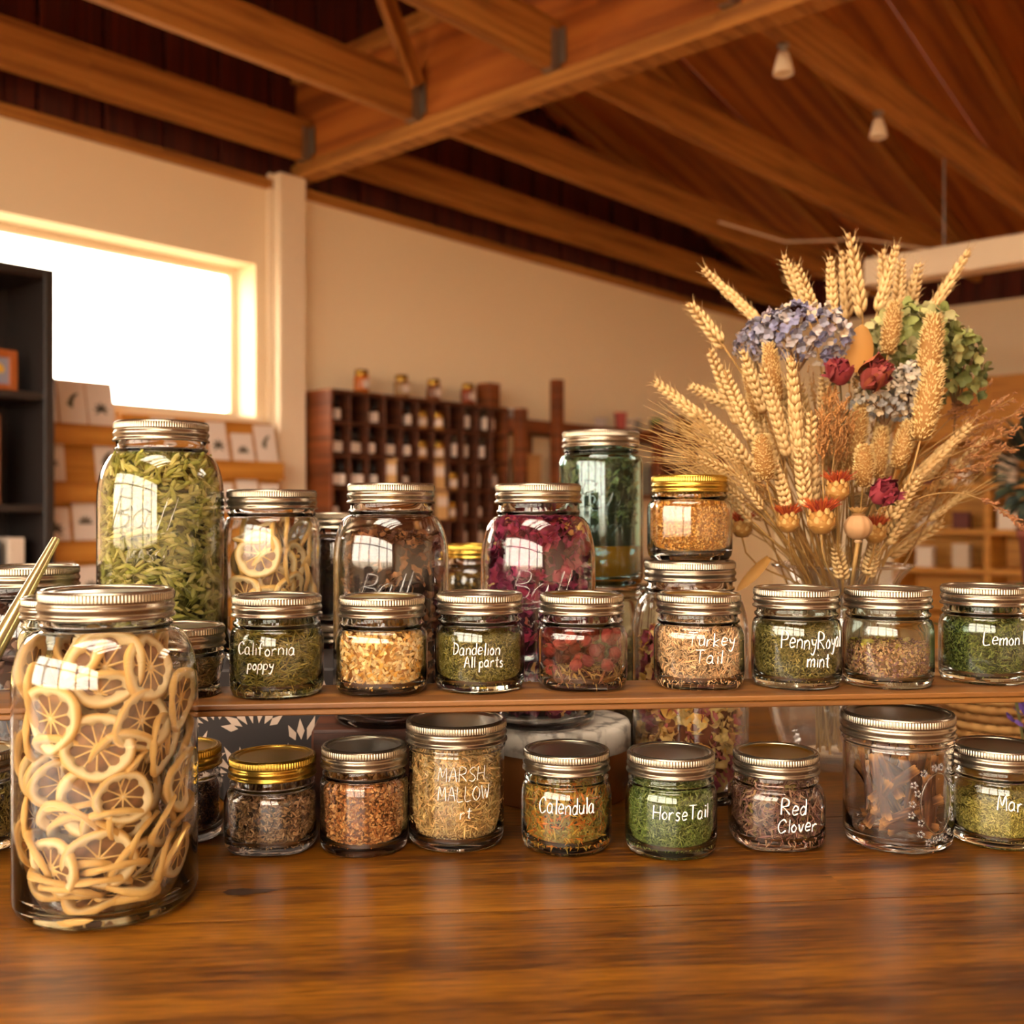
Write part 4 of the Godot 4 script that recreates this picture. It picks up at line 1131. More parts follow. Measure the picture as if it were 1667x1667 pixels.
func slice(where: Transform3D, k: int, called: String, label: String, group: String) -> void:
	var p := slice_parts(k)
	var t := thing(called, label, "lemon slice", where, group)
	part("rind", p[0], M.fruit, t)
	part("pulp", p[1], M.pulp, t)
	part("membranes", p[2], M.fruit, t)

# place a slice against the inside of a jar: angle, height, radius, pitch (lean back), yaw, spin, gap behind the glass
func against(j: Dictionary, s: Array, called: String, label: String, group: String, i: int) -> void:
	var a: float = s[0]
	var rad: float = s[2]
	var fwd := Vector3(sin(a), 0, cos(a))
	var ba := Basis(Vector3.UP, a + s[4]) * Basis(Vector3(1, 0, 0), s[3])
	var rin := radius_at(j["in"], s[1], a, 4.0)
	# slide the disc outwards until its edge meets the glass
	var r := rin
	while r > 0.0:
		var clear := true
		for q in 16:
			var e := ba * (Vector3(cos(q * TAU / 16.0), sin(q * TAU / 16.0), 0.0) * rad * 1.07)
			var h := fwd * r + e
			h.y = 0.0
			if h.length() > radius_at(j["in"], clampf(s[1] + e.y, 0.007, j.H - 0.004), a, 4.0) - rad * 0.085: clear = false; break
		if clear: break
		r -= 0.0008
	var c: Vector3 = fwd * maxf(r - s[6], 0.0) + Vector3.UP * s[1]
	slice(Transform3D(ba * Basis(Vector3(0, 0, 1), s[5]) * Basis.from_scale(Vector3(rad, rad, rad)), j.pos + c), i % 4, called, label, group)

func make_lemon_jars() -> void:
	var pm := vcmat("pulp", 0.45, 0.2)
	pm.roughness = 0.4
	var j := jar("large_jar", "big jar of dried lemon slices standing in front at the left", "", at(174, TABLE, 0.719), {"R": 0.0602, "wall": 0.0018, "lid": 0.0449, "H": 0.2155, "lid_h": 0.0195, "hs": 0.150, "hn": 0.1885, "foot": 0.84}, M.glass_clear, M.silver, M.silver_disc)
	var g := "dried lemon slices in the big front jar"
	var L := "dried lemon slice packed in the big front jar"
	# angle, height, radius, pitch, yaw, spin, gap
	var face := [[0.34, 0.166, 0.02585, -0.15, 0, 0.3, 0.004], [-0.36, 0.135, 0.02255, 0.1, -0.05, 0.9, 0], [0.26, 0.1165, 0.02255, -0.1, 0.05, 0.1, 0.001], [0.56, 0.084, 0.01815, 0.05, 0.1, 0.5, 0], [0.18, 0.08, 0.02475, 0.12, -0.1, 1.2, 0.0075], [-0.15, 0.087, 0.0231, 0.15, -0.2, 0.2, 0.013], [-0.38, 0.037, 0.02145, 0.1, -0.1, 0.4, 0], [0.26, 0.042, 0.02255, 0.1, 0.1, 0.8, 0.006], [-0.06, 0.058, 0.02475, 0.95, 0, 0, 0.006], [0.16, 0.0165, 0.0242, 0.75, 0.05, 0.6, 0.004], [-0.35, 0.17, 0.02585, -0.5, -0.5, 0.3, 0.006], [0.85, 0.131, 0.022, 0, 0.25, 0.7, 0], [-0.95, 0.145, 0.0231, 0.1, -0.25, 0.2, 0], [-0.85, 0.038, 0.0231, 0.2, -0.3, 0.1, 0], [1.05, 0.164, 0.02255, -0.2, 0.2, 0.6, 0.001], [0.95, 0.09, 0.0231, 0.1, 0.4, 0.3, 0.003]]
	var spot := ["large lemon slice facing out at the top right", "lemon slice facing out below the top left", "lemon slice facing out at the middle right of centre", "small whole lemon slice facing out, lower right of centre", "large lemon slice half covered behind the small one", "lemon slice half covered, left of the lower middle", "lemon slice facing out at the lower left", "lemon slice facing out at the lower right", "tilted lemon slice across the lower middle", "tilted lemon slice at the very bottom", "tilted lemon slice at the top left", "lemon slice at the right side, upper middle", "lemon slice curving round the left side, upper half", "lemon slice curving round the left side near the bottom", "lemon slice at the right side near the top", "lemon slice at the right side, middle"]
	for i in face.size(): against(j, face[i], "lemon_slice", spot[i] + " of the big front jar", g, i)
	# slices seen on edge: upright ones at the left, fanned ones at the right, flat piles between the layers
	var edge := [[-1.02, 0.094, 0.020, 0.0, 1.45, 0.2, 0.0], [-0.84, 0.090, 0.020, 0.0, 1.42, 0.9, 0.002], [-0.66, 0.088, 0.0195, 0.1, 1.35, 0.4, 0.003], [-1.22, 0.092, 0.019, 0.0, 1.45, 0.4, 0.0],
		[0.95, 0.052, 0.019, 0.5, 0.9, 0.3, 0.001], [0.8, 0.034, 0.020, 0.4, 0.4, 0.2, 0.003], [1.3, 0.06, 0.02, 0.2, 0.3, 0.6, 0.0], [1.3, 0.033, 0.019, 0.4, 0.5, 0.6, 0.0]]
	for i in edge.size(): against(j, edge[i], "lemon_slice", L, g, i + 1)
	var flat := [[-0.35, 0.1085, 0.023, 0.85, 0.0, 0.0, 0.0], [-0.15, 0.071, 0.023, 1.0, 0.0, 0.2, 0.004], [-0.25, 0.0655, 0.023, 0.8, 0.0, 0.2, 0.002], [-0.55, 0.02, 0.022, 0.7, 0.0, 0.3, 0.0], [-0.3, 0.014, 0.022, 1.1, 0.0, 0.3, 0.0], [0.25, 0.150, 0.023, 0.6, 0.0, 0.3, 0.0], [0.6, 0.110, 0.022, 0.7, 0.0, 0.3, 0.0], [0.5, 0.063, 0.0215, 0.7, 0.0, 0.3, 0.0]]
	for i in flat.size(): against(j, flat[i], "lemon_slice", L, g, i + 2)
	for q in [[0.5, 0.03, 0.0225, 1.2, 0.0, 0.4, 0.0], [0.9, 0.019, 0.022, 1.35, 0.0, 0.1, 0.0], [0.0, 0.026, 0.023, 0.9, 0.2, 0.6, 0.004], [-0.9, 0.0125, 0.021, 1.4, 0.0, 0.6, 0.0], [0.75, 0.0125, 0.0225, 1.45, 0.0, 0.2, 0.0], [0.7, 0.072, 0.021, 0.3, 0.6, 0.4, 0.004], [1.2, 0.112, 0.021, 0.1, 0.3, 0.2, 0.0], [-1.2, 0.118, 0.021, 0.2, -0.3, 0.2, 0.0], [-1.25, 0.062, 0.02, 0.2, -0.3, 0.2, 0.0], [1.5, 0.14, 0.0215, 0.1, 0.0, 0.5, 0.0], [-1.5, 0.16, 0.0215, -0.1, 0.0, 0.5, 0.0], [1.55, 0.085, 0.0215, 0.1, 0.0, 0.5, 0.0], [-1.55, 0.10, 0.0215, 0.1, 0.0, 0.5, 0.0], [1.5, 0.035, 0.0215, 0.1, 0.0, 0.5, 0.0], [-1.5, 0.04, 0.0215, 0.1, 0.0, 0.5, 0.0], [0.2, 0.0115, 0.0225, 1.5, 0.0, 0.5, 0.0], [-0.4, 0.0105, 0.0225, 1.52, 0.0, 0.5, 0.008]]:
		against(j, q, "lemon_slice", L, g, int(q[1] * 1000.0))
	# the middle and the far side of the jar
	for lay_i in 13:
		for q in 3:
			var a := PI * 0.62 + q * PI * 0.38 + rng.randf_range(-0.2, 0.2)
			against(j, [a, 0.018 + lay_i * 0.0122 + rng.randf_range(-0.002, 0.002), 0.0215, rng.randf_range(-0.5, 0.9), rng.randf_range(-0.3, 0.3), rng.randf() * 3.0, rng.randf_range(0.0, 0.012)], "lemon_slice", L, g, q + lay_i)
		var c := Vector3(rng.randf_range(-0.012, 0.012), 0.016 + lay_i * 0.0122, rng.randf_range(-0.02, 0.006))
		slice(Transform3D(Basis.from_euler(Vector3(PI / 2 + rng.randf_range(-0.35, 0.35), rng.randf() * TAU, 0)).scaled_local(Vector3.ONE * 0.022), j.pos + c), lay_i % 4, "lemon_slice", L, g)

	# the smaller jar behind the California Poppy jar
	j = jar("large_jar", "clear jar of thin citrus slices behind the California Poppy jar", "large jars standing behind the plank riser", at(443, 1.022, 1.05), {"R": 0.0482, "lid": 0.0449, "H": 0.168, "lid_h": 0.0195, "hs": 0.118, "hn": 0.141, "foot": 0.88}, M.glass_clear, M.silver, M.silver_disc)
	g = "thin citrus slices in the jar behind the California Poppy jar"
	L = "thin dried citrus slice in the jar behind the California Poppy jar"
	var sp := [[-0.1, 0.105, 0.023, -0.05, 0.0, 0.2, 0.0], [0.3, 0.090, 0.023, 0.1, 0.05, 0.7, 0.004], [0.15, 0.074, 0.024, 0.35, 0.05, 0.3, 0.007], [-0.6, 0.064, 0.022, 0.05, -0.1, 0.5, 0.0], [0.95, 0.095, 0.022, 0.0, 0.35, 0.2, 0.0], [0.85, 0.066, 0.022, 0.1, 0.3, 0.5, 0.0],
		[0.55, 0.118, 0.021, -0.2, 1.0, 0.3, 0.0], [0.8, 0.122, 0.020, -0.2, 1.1, 0.3, 0.0], [-0.95, 0.10, 0.021, 0.0, -0.5, 0.2, 0.0], [-0.5, 0.124, 0.021, -1.1, 0.0, 0.2, 0.0], [0.1, 0.056, 0.023, 0.7, 0.0, 0.2, 0.002], [-0.1, 0.036, 0.023, 0.1, 0.0, 0.2, 0.0], [0.7, 0.036, 0.022, 0.2, 0.2, 0.6, 0.0], [-0.8, 0.03, 0.022, 0.1, -0.2, 0.6, 0.0], [0.2, 0.018, 0.022, 1.1, 0, 0.2, 0.0]]
	for i in sp.size(): against(j, sp[i], "citrus_slice", L, g, i)
	for lay_i in 9:
		for q in 2:
			var a := PI * 0.7 + q * PI * 0.6 + rng.randf_range(-0.2, 0.2)
			against(j, [a, 0.02 + lay_i * 0.0125, 0.0215, rng.randf_range(-0.5, 0.9), rng.randf_range(-0.3, 0.3), rng.randf() * 3.0, 0.002], "citrus_slice", L, g, q + lay_i)
		slice(Transform3D(Basis.from_euler(Vector3(PI / 2 + rng.randf_range(-0.3, 0.3), rng.randf() * TAU, 0)).scaled_local(Vector3.ONE * 0.0215), j.pos + Vector3(rng.randf_range(-0.01, 0.01), 0.016 + lay_i * 0.0125, rng.randf_range(-0.015, 0.0))), lay_i % 4, "citrus_slice", L, g)

# ------------------------------------------------------------------ dried bouquet
var VASE := Vector3.ZERO
var stem_count := 0

func ear_mesh(k: int) -> ArrayMesh:
	var key := "ear%d" % k
	if cache.has(key): return cache[key]
	var r := RandomNumberGenerator.new()
	r.seed = 100 + k
	var b := MB.new()
	var nodes: int = [17, 24, 15][k]
	for i in nodes:
		var t := float(i) / nodes
		var sd := 1.0 if i % 2 else -1.0
		var grow := 1.0 - 0.6 * pow(t, 2.5)
		for f in [-0.8, 0.0, 0.8]:
			var az: float = (0.0 if sd > 0 else PI) + f + r.randfn() * 0.12
			var outv := Vector3(cos(az), 0, sin(az))
			var d := (Vector3.UP * 0.9 + outv * (0.42 if f == 0.0 else 0.36)).normalized()
			var sx := d.cross(outv).normalized()
			var w := 0.075 * grow
			var c: Color = [lin(178, 137, 78), lin(188, 149, 92), lin(165, 121, 63)][r.randi() % 3]
			var ln := 0.155 * grow * (17.0 / nodes) * 1.1
			b.spindle(Transform3D(Basis(sx * w, d * ln, sx.cross(d) * w * 0.8), Vector3.UP * t * 0.92 + outv * 0.022), c, 5, 4, 0.38, lin(197, 162, 110))
			if r.randf() < 0.5:
				var p := Vector3.UP * t * 0.92 + outv * 0.022 + d * ln
				b.tube([p - d * 0.01, p + d * 0.05, p + d * 0.1 + outv * 0.02], [0.004, 0.003, 0.001], 3, lin(188, 151, 95), false)
	b.tube([Vector3.ZERO, Vector3.UP * 0.95], [0.018, 0.01], 5, lin(163, 121, 64), false)
	cache[key] = b.mesh()
	return cache[key]

func barley_awns() -> ArrayMesh:
	if cache.has("awns"): return cache.awns
	var r := RandomNumberGenerator.new()
	r.seed = 33
	var b := MB.new()
	for i in 26:
		var a := r.randf() * TAU
		var sp := r.randf_range(0.05, 0.55)
		var o := Vector3(cos(a), 0, sin(a))
		var p := Vector3.UP * r.randf_range(0.2, 0.95)
		var e := p + Vector3.UP * r.randf_range(0.9, 1.5) + o * sp
		b.tube([p, p.lerp(e, 0.5) + o * 0.03, e], [0.0075, 0.006, 0.002], 3, lin(186, 148, 89), false)
	cache["awns"] = b.mesh()
	return cache.awns

func tail_mesh() -> ArrayMesh:
	if cache.has("tail"): return cache.tail
	var r := RandomNumberGenerator.new()
	r.seed = 12
	var b := MB.new()
	b.lathe([Vector3(0, 0.0, 0), Vector3(0.07, 0.05, 0), Vector3(0.095, 0.3, 0), Vector3(0.09, 0.7, 0), Vector3(0.055, 0.93, 0), Vector3(0, 1.0, 0)], 10, Transform3D(), lin(135, 90, 35))
	for i in 760:
		var t := (i + r.randf() * 6.0) / 766.0
		var a := r.randf() * TAU
		var rad := 0.085 * pow(sin(PI * clampf(t * 0.9 + 0.06, 0, 1)), 0.45)
		var o := Vector3(cos(a), 0, sin(a))
		var d := (o * r.randf_range(0.5, 1.1) + Vector3.UP * 0.9 + Vector3(r.randfn(), 0, r.randfn()) * 0.15).normalized()
		var sx := d.cross(Vector3.UP).normalized()
		b.spindle(Transform3D(Basis(sx * 0.017, d * r.randf_range(0.045, 0.075), sx.cross(d) * 0.017), o * rad * r.randf_range(0.75, 0.95) + Vector3.UP * t * 0.97), [lin(176, 132, 68), lin(188, 148, 84), lin(158, 114, 52)][i % 3], 3, 2, 0.4, lin(206, 172, 112))
	cache["tail"] = b.mesh()
	return cache.tail

# every stem starts in the vase and rises through its neck
func stem_to(t: Node3D, top: Vector3, dir: Vector3, rad := 0.0011, col := Color(0, 0, 0, 0), shift := Vector3.ZERO) -> void:
	stem_count += 1
	var a := stem_count * 2.399963
	var low := VASE + Vector3(cos(a) * 0.026, 0.012 + 0.004 * (stem_count % 5), sin(a) * 0.026)
	var rel := top - VASE
	var neck := VASE + Vector3(clampf(rel.x * 0.28, -0.045, 0.045), 0.165, clampf(rel.z * 0.3, -0.045, 0.045)) + Vector3(cos(a * 1.7) * 0.008, 0, sin(a * 1.7) * 0.008)
	if top.y < neck.y + 0.03:
		neck.y = VASE.y + 0.1
		neck.x = VASE.x + clampf(rel.x * 0.5, -0.04, 0.04)
	var pts := []
	var rr := []
	var far := top.distance_to(neck)
	for i in 13:
		var k := i / 12.0
		var p: Vector3
		if k < 0.4:
			p = low.lerp(neck, k / 0.4)
		else:
			p = neck.bezier_interpolate(neck + (neck - low).normalized() * far * 0.35, top - dir * far * 0.35, top, (k - 0.4) / 0.6)
		pts.append(p - shift)
		rr.append(rad)
	var b := MB.new()
	b.tube(pts, rr, 5, col if col.a > 0 else [lin(163, 121, 61), lin(148, 104, 49), lin(172, 132, 74)][stem_count % 3], false)
	part("stem", b.mesh(), M.straw, t)

func frame_to(base: Vector3, tip: Vector3, width: float, spin := 0.0) -> Transform3D:
	var d := tip - base
	var up := d.normalized()
	var sx := up.cross(Vector3(0, 0, 1)).normalized()
	if sx.length() < 0.5: sx = Vector3.RIGHT
	var ba := Basis(up, spin) * Basis(sx, up, sx.cross(up))
	return Transform3D(Basis(ba.x * width, ba.y * d.length(), ba.z * width), base)

func px3(x: float, y: float, d: float) -> Vector3:
	return at(x, EYE - (y - 833.5) / F * d, d)

func make_bouquet() -> void:
	VASE = at(1370, TABLE, 1.12)
	var v := thing("glass_vase", "round clear glass vase with flared rim holding the dried bouquet", "vase", move(VASE))
	var pr := [Vector3(0, 0.004, 0), Vector3(0.046, 0.003, 0), Vector3(0.05, 0, 0), Vector3(0.054, 0.002, 0), Vector3(0.066, 0.02, 0), Vector3(0.0755, 0.05, 0), Vector3(0.077, 0.075, 0), Vector3(0.072, 0.11, 0), Vector3(0.060, 0.14, 0), Vector3(0.053, 0.165, 0), Vector3(0.0535, 0.18, 0), Vector3(0.061, 0.197, 0), Vector3(0.0715, 0.2095, 0), Vector3(0.0722, 0.2105, 0), Vector3(0.0715, 0.2115, 0)]
	for i in range(pr.size() - 3, -1, -1):
		pr.append(Vector3(maxf(pr[i].x - 0.0028, 0.0), pr[i].y + (0.006 if i < 5 else 0.0), 0))
	var vb := MB.new()
	vb.lathe(pr, 64)
	part("glass", vb.mesh(), M.glass_thin, v)
	var rim := MB.new()
	var rp := []
	var rr0 := []
	for i in 49:
		rp.append(Vector3(sin(TAU * i / 48.0) * 0.0718, 0.211, cos(TAU * i / 48.0) * 0.0718))
		rr0.append(0.0017)
	rim.tube(rp, rr0, 8, Color.WHITE, false)
	part("rim", rim.mesh(), M.glass_clear, v)

	# wheat: tip x, tip y, foot x, foot y, depth of foot, depth of tip, kind
	var W := [[1382, 371, 1404, 518, 1.13, 1.13, 0], [1352, 412, 1356, 516, 1.12, 1.12, 0], [1272, 412, 1310, 500, 1.14, 1.16, 0], [1293, 426, 1328, 514, 1.11, 1.11, 0], [1139, 432, 1238, 526, 1.13, 1.16, 1], [1118, 488, 1180, 566, 1.12, 1.14, 2], [1372, 402, 1380, 524, 1.16, 1.18, 0],
		[1462, 393, 1428, 508, 1.12, 1.12, 0], [1468, 416, 1460, 506, 1.15, 1.16, 0], [1499, 422, 1478, 510, 1.17, 1.18, 2], [1583, 398, 1508, 520, 1.13, 1.14, 0], [1152, 560, 1204, 690, 1.09, 1.07, 1], [1238, 590, 1284, 742, 1.03, 1.0, 1], [1286, 568, 1302, 762, 1.02, 1.0, 1],
		[1321, 660, 1322, 818, 1.02, 1.0, 1], [1060, 616, 1142, 682, 1.1, 1.12, 0], [1117, 626, 1190, 660, 1.12, 1.14, 2], [1176, 596, 1226, 716, 1.05, 1.04, 1], [1206, 562, 1246, 672, 1.06, 1.05, 0], [1172, 690, 1232, 776, 1.04, 1.02, 0], [1140, 664, 1206, 740, 1.08, 1.08, 0],
		[1588, 686, 1474, 792, 1.04, 1.05, 1], [1502, 764, 1446, 850, 1.03, 1.02, 0], [1340, 610, 1342, 690, 1.06, 1.06, 0], [1258, 742, 1282, 826, 1.0, 0.99, 0], [1484, 816, 1440, 886, 1.04, 1.04, 2], [1360, 884, 1372, 946, 1.045, 1.04, 2], [1404, 832, 1396, 800, 1.1, 1.1, 2], [1228, 640, 1262, 760, 1.08, 1.08, 1], [1300, 720, 1312, 826, 1.0, 0.985, 0], [1196, 640, 1250, 752, 1.1, 1.1, 1], [1436, 400, 1442, 512, 1.18, 1.2, 0], [1425, 884, 1412, 940, 1.05, 1.045, 2]]
	var who := ["tallest wheat ear at the very top of the bouquet", "wheat ear just left of the tallest one", "thin wheat ear at the upper left, left of a pair", "wheat ear at the upper left, right of a pair", "long wheat ear slanting out at the far upper left", "wheat ear slanting left below the far upper left one", "wheat ear half hidden behind the tallest one", "curved wheat ear right of the tallest one", "wheat ear behind the curved one", "short thin wheat ear right of the curved one", "wheat ear leaning far right at the top", "wheat ear at the left, below the blue hydrangea's edge", "long front wheat ear left of centre", "longest front wheat ear, under the blue hydrangea", "low front wheat ear, right of the longest one", "lowest wheat ear jutting out to the left", "small wheat ear lying left behind the jutting one", "front wheat ear among the left bunch", "wheat ear below the left end of the blue hydrangea", "wheat ear over the barley bristles", "wheat ear low in the left bunch", "long wheat ear slanting right over the grass plumes", "wheat ear at the lower right edge", "short wheat ear under the left rosebud", "wheat ear above the left thistle flowers", "small wheat ear low right near the vase rim", "tiny wheat ear at the vase rim, left of the poppy stem", "small wheat ear behind the poppy head", "wheat ear deep in the left bunch", "wheat ear beside the widest thistle flower", "wheat ear behind the left bunch", "hindmost wheat ear at the top", "tiny wheat ear at the vase rim, right of the poppy stem"]
	for i in W.size():
		var w: Array = W[i]
		var foot := px3(w[2], w[3], w[4])
		var tip := px3(w[0], w[1], w[5])
		var t := thing("wheat_stalk", who[i], "wheat", Transform3D(), "wheat ears in the bouquet")
		part("ear", ear_mesh(w[6]), M.straw, t, frame_to(foot, tip, 0.084 if w[6] != 1 else 0.1, i * 1.1))
		stem_to(t, foot + (tip - foot) * 0.02, (tip - foot).normalized())
	# barley with long awns, low at the left
	var low := [700, 716, 742, 770, 776, 800]
	for w in [[1136, 716, 1206, 752, 1.02, 1.0], [1128, 742, 1200, 772, 1.0, 0.98], [1160, 776, 1214, 818, 1.01, 1.0], [1150, 700, 1214, 748, 1.05, 1.04], [1176, 800, 1226, 850, 1.02, 1.02], [1200, 770, 1244, 830, 1.0, 0.99]]:
		var foot := px3(w[2], w[3], w[4])
		var tip := px3(w[0], w[1], w[5])
		var t := thing("barley_stalk", "slim long-bristled barley ear at the bouquet's lower left, %s counting down" % ["topmost", "second", "third", "fourth", "fifth", "lowest"][low.find(w[1])], "barley", Transform3D(), "barley ears in the bouquet")
		part("ear", ear_mesh(2), M.straw, t, frame_to(foot, tip, 0.045))
		part("awns", barley_awns(), M.straw, t, frame_to(foot, tip, 0.05))
		stem_to(t, foot, (tip - foot).normalized())
	# furry canary grass heads
	for w in [[1521, 508, 1508, 640, 1.04, 1.04, 0.16], [1524, 590, 1498, 718, 1.01, 1.02, 0.17], [1458, 488, 1445, 578, 1.06, 1.06, 0.13], [1484, 682, 1459, 764, 1.03, 1.03, 0.13], [1436, 693, 1428, 780, 1.04, 1.04, 0.12], [1409, 722, 1404, 794, 1.01, 1.0, 0.135], [1404, 656, 1382, 776, 1.05, 1.04, 0.14], [1250, 556, 1266, 668, 1.04, 1.03, 0.12], [1239, 706, 1248, 784, 0.985, 0.98, 0.14], [1216, 590, 1240, 690, 1.08, 1.08, 0.12], [1366, 690, 1372, 770, 1.07, 1.06, 0.12]]:
		var foot := px3(w[2], w[3], w[4])
		var tip := px3(w[0], w[1], w[5])
		var t := thing("canary_grass", "furry tan canary grass head in the dried bouquet", "dried grass", Transform3D(), "canary grass heads in the bouquet")
		part("seed_head", tail_mesh(), M.straw, t, frame_to(foot, tip, w[6] * 0.72, foot.x * 40.0))
		stem_to(t, foot, (tip - foot).normalized(), 0.0008)
	hydrangea("blue-grey hydrangea head at the bouquet's upper left", px3(1300, 548, 1.06), Vector3(0.052, 0.032, 0.04), [lin(126, 120, 130), lin(166, 152, 146), lin(108, 101, 122), lin(186, 164, 138), lin(138, 120, 124), lin(120, 116, 140)], 150, 0.0075)
	hydrangea("dusky blue hydrangea tuft behind the left wheat ears", px3(1232, 560, 1.09), Vector3(0.022, 0.02, 0.02), [lin(126, 113, 112), lin(108, 97, 107), lin(143, 122, 106)], 45, 0.007)
	hydrangea("green hydrangea head at the bouquet's upper right", px3(1486, 556, 1.1), Vector3(0.052, 0.036, 0.04), [lin(133, 126, 69), lin(151, 140, 84), lin(118, 118, 56), lin(159, 145, 98)], 85, 0.0125)
	hydrangea("dull green hydrangea at the bouquet's right edge", px3(1556, 604, 1.12), Vector3(0.026, 0.042, 0.03), [lin(109, 107, 52), lin(131, 123, 67), lin(88, 90, 40)], 55, 0.011)
	hydrangea("cream and grey hydrangea below the red roses", px3(1440, 656, 1.05), Vector3(0.034, 0.022, 0.022), [lin(170, 151, 129), lin(158, 146, 129), lin(135, 127, 120), lin(180, 156, 124)], 95, 0.006)
	hydrangea("small cream hydrangea beside the tall canary grass", px3(1484, 624, 1.05), Vector3(0.02, 0.022, 0.018), [lin(175, 154, 130), lin(163, 149, 128), lin(140, 130, 120)], 60, 0.006)
	rose("dried crimson rosebud at the bouquet's middle, left of the larger rose", px3(1366, 605, 1.03), 0.0165, [lin(120, 29, 35), lin(109, 20, 30), lin(140, 58, 48)], Vector3(-0.3, 0.5, 0.8))
	rose("larger dried rose with an orange outer petal", px3(1424, 612, 1.015), 0.02, [lin(114, 27, 32), lin(136, 52, 42), lin(153, 77, 42)], Vector3(0.2, 0.3, 0.9))
	rose("crinkled pink-red dried rose low in the bouquet", px3(1439, 803, 1.0), 0.0175, [lin(125, 29, 42), lin(116, 20, 35), lin(140, 48, 54)], Vector3(0.1, 0.25, 0.95))
	for s in [["orange thistle flower leftmost, beside the orange jar", 1208, 858, 1.06, 0.011], ["orange thistle flower left of the widest one", 1283, 848, 1.0, 0.0115], ["widest orange thistle flower, left of the poppy head", 1337, 846, 0.985, 0.014], ["small orange thistle flower above the poppy head", 1363, 796, 1.0, 0.012], ["dark orange thistle flower behind the poppy head", 1424, 866, 1.03, 0.0115]]:
		safflower(s[0], px3(s[1], s[2], s[3]), s[4])
	poppy(px3(1397, 858, 0.985))
	var lf := thing("dried_leaf", "smooth oval tan leaf between the hydrangea heads", "leaf", Transform3D())
	var lb := MB.new()
	var foot := px3(1398, 606, 1.06)
	var tip := px3(1402, 528, 1.06)
	lb.petal(Transform3D(Basis(Vector3(0.05, 0, 0.008), tip - foot, Vector3(0, 0, 0.03)), foot), lin(172, 115, 48), 0.55, 0.05, -0.2, lin(180, 130, 66), 8)
	part("blade", lb.mesh(), M.straw, lf)
	stem_to(lf, foot, (tip - foot).normalized(), 0.0009)
	lf = thing("dried_leaf", "long dry blade leaf bending down left of the vase", "leaf", Transform3D())
	lb = MB.new()
	var c0 := px3(1252, 908, 1.06)
	var c1 := px3(1198, 962, 1.04)
	lb.petal(Transform3D(Basis((c1 - c0).cross(Vector3(0, 0, 1)).normalized() * 0.02, c1 - c0, Vector3(0, 0, 0.02)), c0), lin(163, 113, 49), 0.6, 0.1, 0.3, lin(172, 127, 68), 6)
	part("blade", lb.mesh(), M.straw, lf)
	stem_to(lf, c0, Vector3(-0.7, 0.4, 0.2).normalized(), 0.0009)
	# airy grass plumes at the right and one broom tuft in the middle
	var nth := ["topmost", "second", "third", "fourth", "fifth", "sixth", "seventh", "lowest"]
	var by := [648, 668, 706, 690, 730, 636, 660, 760]
	by.sort()
	for s in [[1500, 740, 1650, 648, 1.08], [1500, 760, 1664, 668, 1.1], [1494, 770, 1640, 706, 1.06], [1490, 750, 1612, 690, 1.12], [1506, 780, 1640, 730, 1.08], [1510, 720, 1598, 636, 1.12], [1498, 700, 1570, 660, 1.1], [1488, 790, 1600, 760, 1.05]]:
		plume("airy tan grass plume spreading right from the bouquet, %s counting down by tip" % nth[by.find(s[3])], px3(s[0], s[1], s[4]), px3(s[2], s[3], s[4] + 0.02), 0.012, 34, lin(155, 102, 57), "grass plumes in the bouquet", 0.06)
	plume("drooping grass plume low at the bouquet's right", px3(1494, 812, 1.03), px3(1656, 852, 1.05), 0.006, 30, lin(159, 103, 63), "", 0.36)
	for s in [[1340, 800, 1338, 690, 1.0], [1352, 790, 1366, 676, 1.01], [1332, 800, 1352, 654, 1.03], [1346, 800, 1380, 700, 1.02]]:
		plume("dense brown broom grass tuft beside the long wheat ears, %s" % {1338: "leftmost", 1352: "second from left", 1366: "third from left", 1380: "rightmost"}[s[2]], px3(s[0], s[1], s[4]), px3(s[2], s[3], s[4]), 0.011, 70, lin(146, 95, 43), "broom grass tufts in the bouquet", 0.0)
	for s in [[1278, 860, 1220, 780, 1.03], [1300, 870, 1246, 800, 1.02], [1440, 880, 1476, 800, 1.06], [1462, 870, 1520, 790, 1.07], [1310, 900, 1290, 850, 1.03], [1420, 900, 1430, 850, 1.04]]:
		plume("thin straw grass filling the bouquet's base", px3(s[0], s[1], s[4]), px3(s[2], s[3], s[4]), 0.007, 26, lin(159, 113, 57), "straw grass at the bouquet's base", 0.0)

	fill_bouquet()

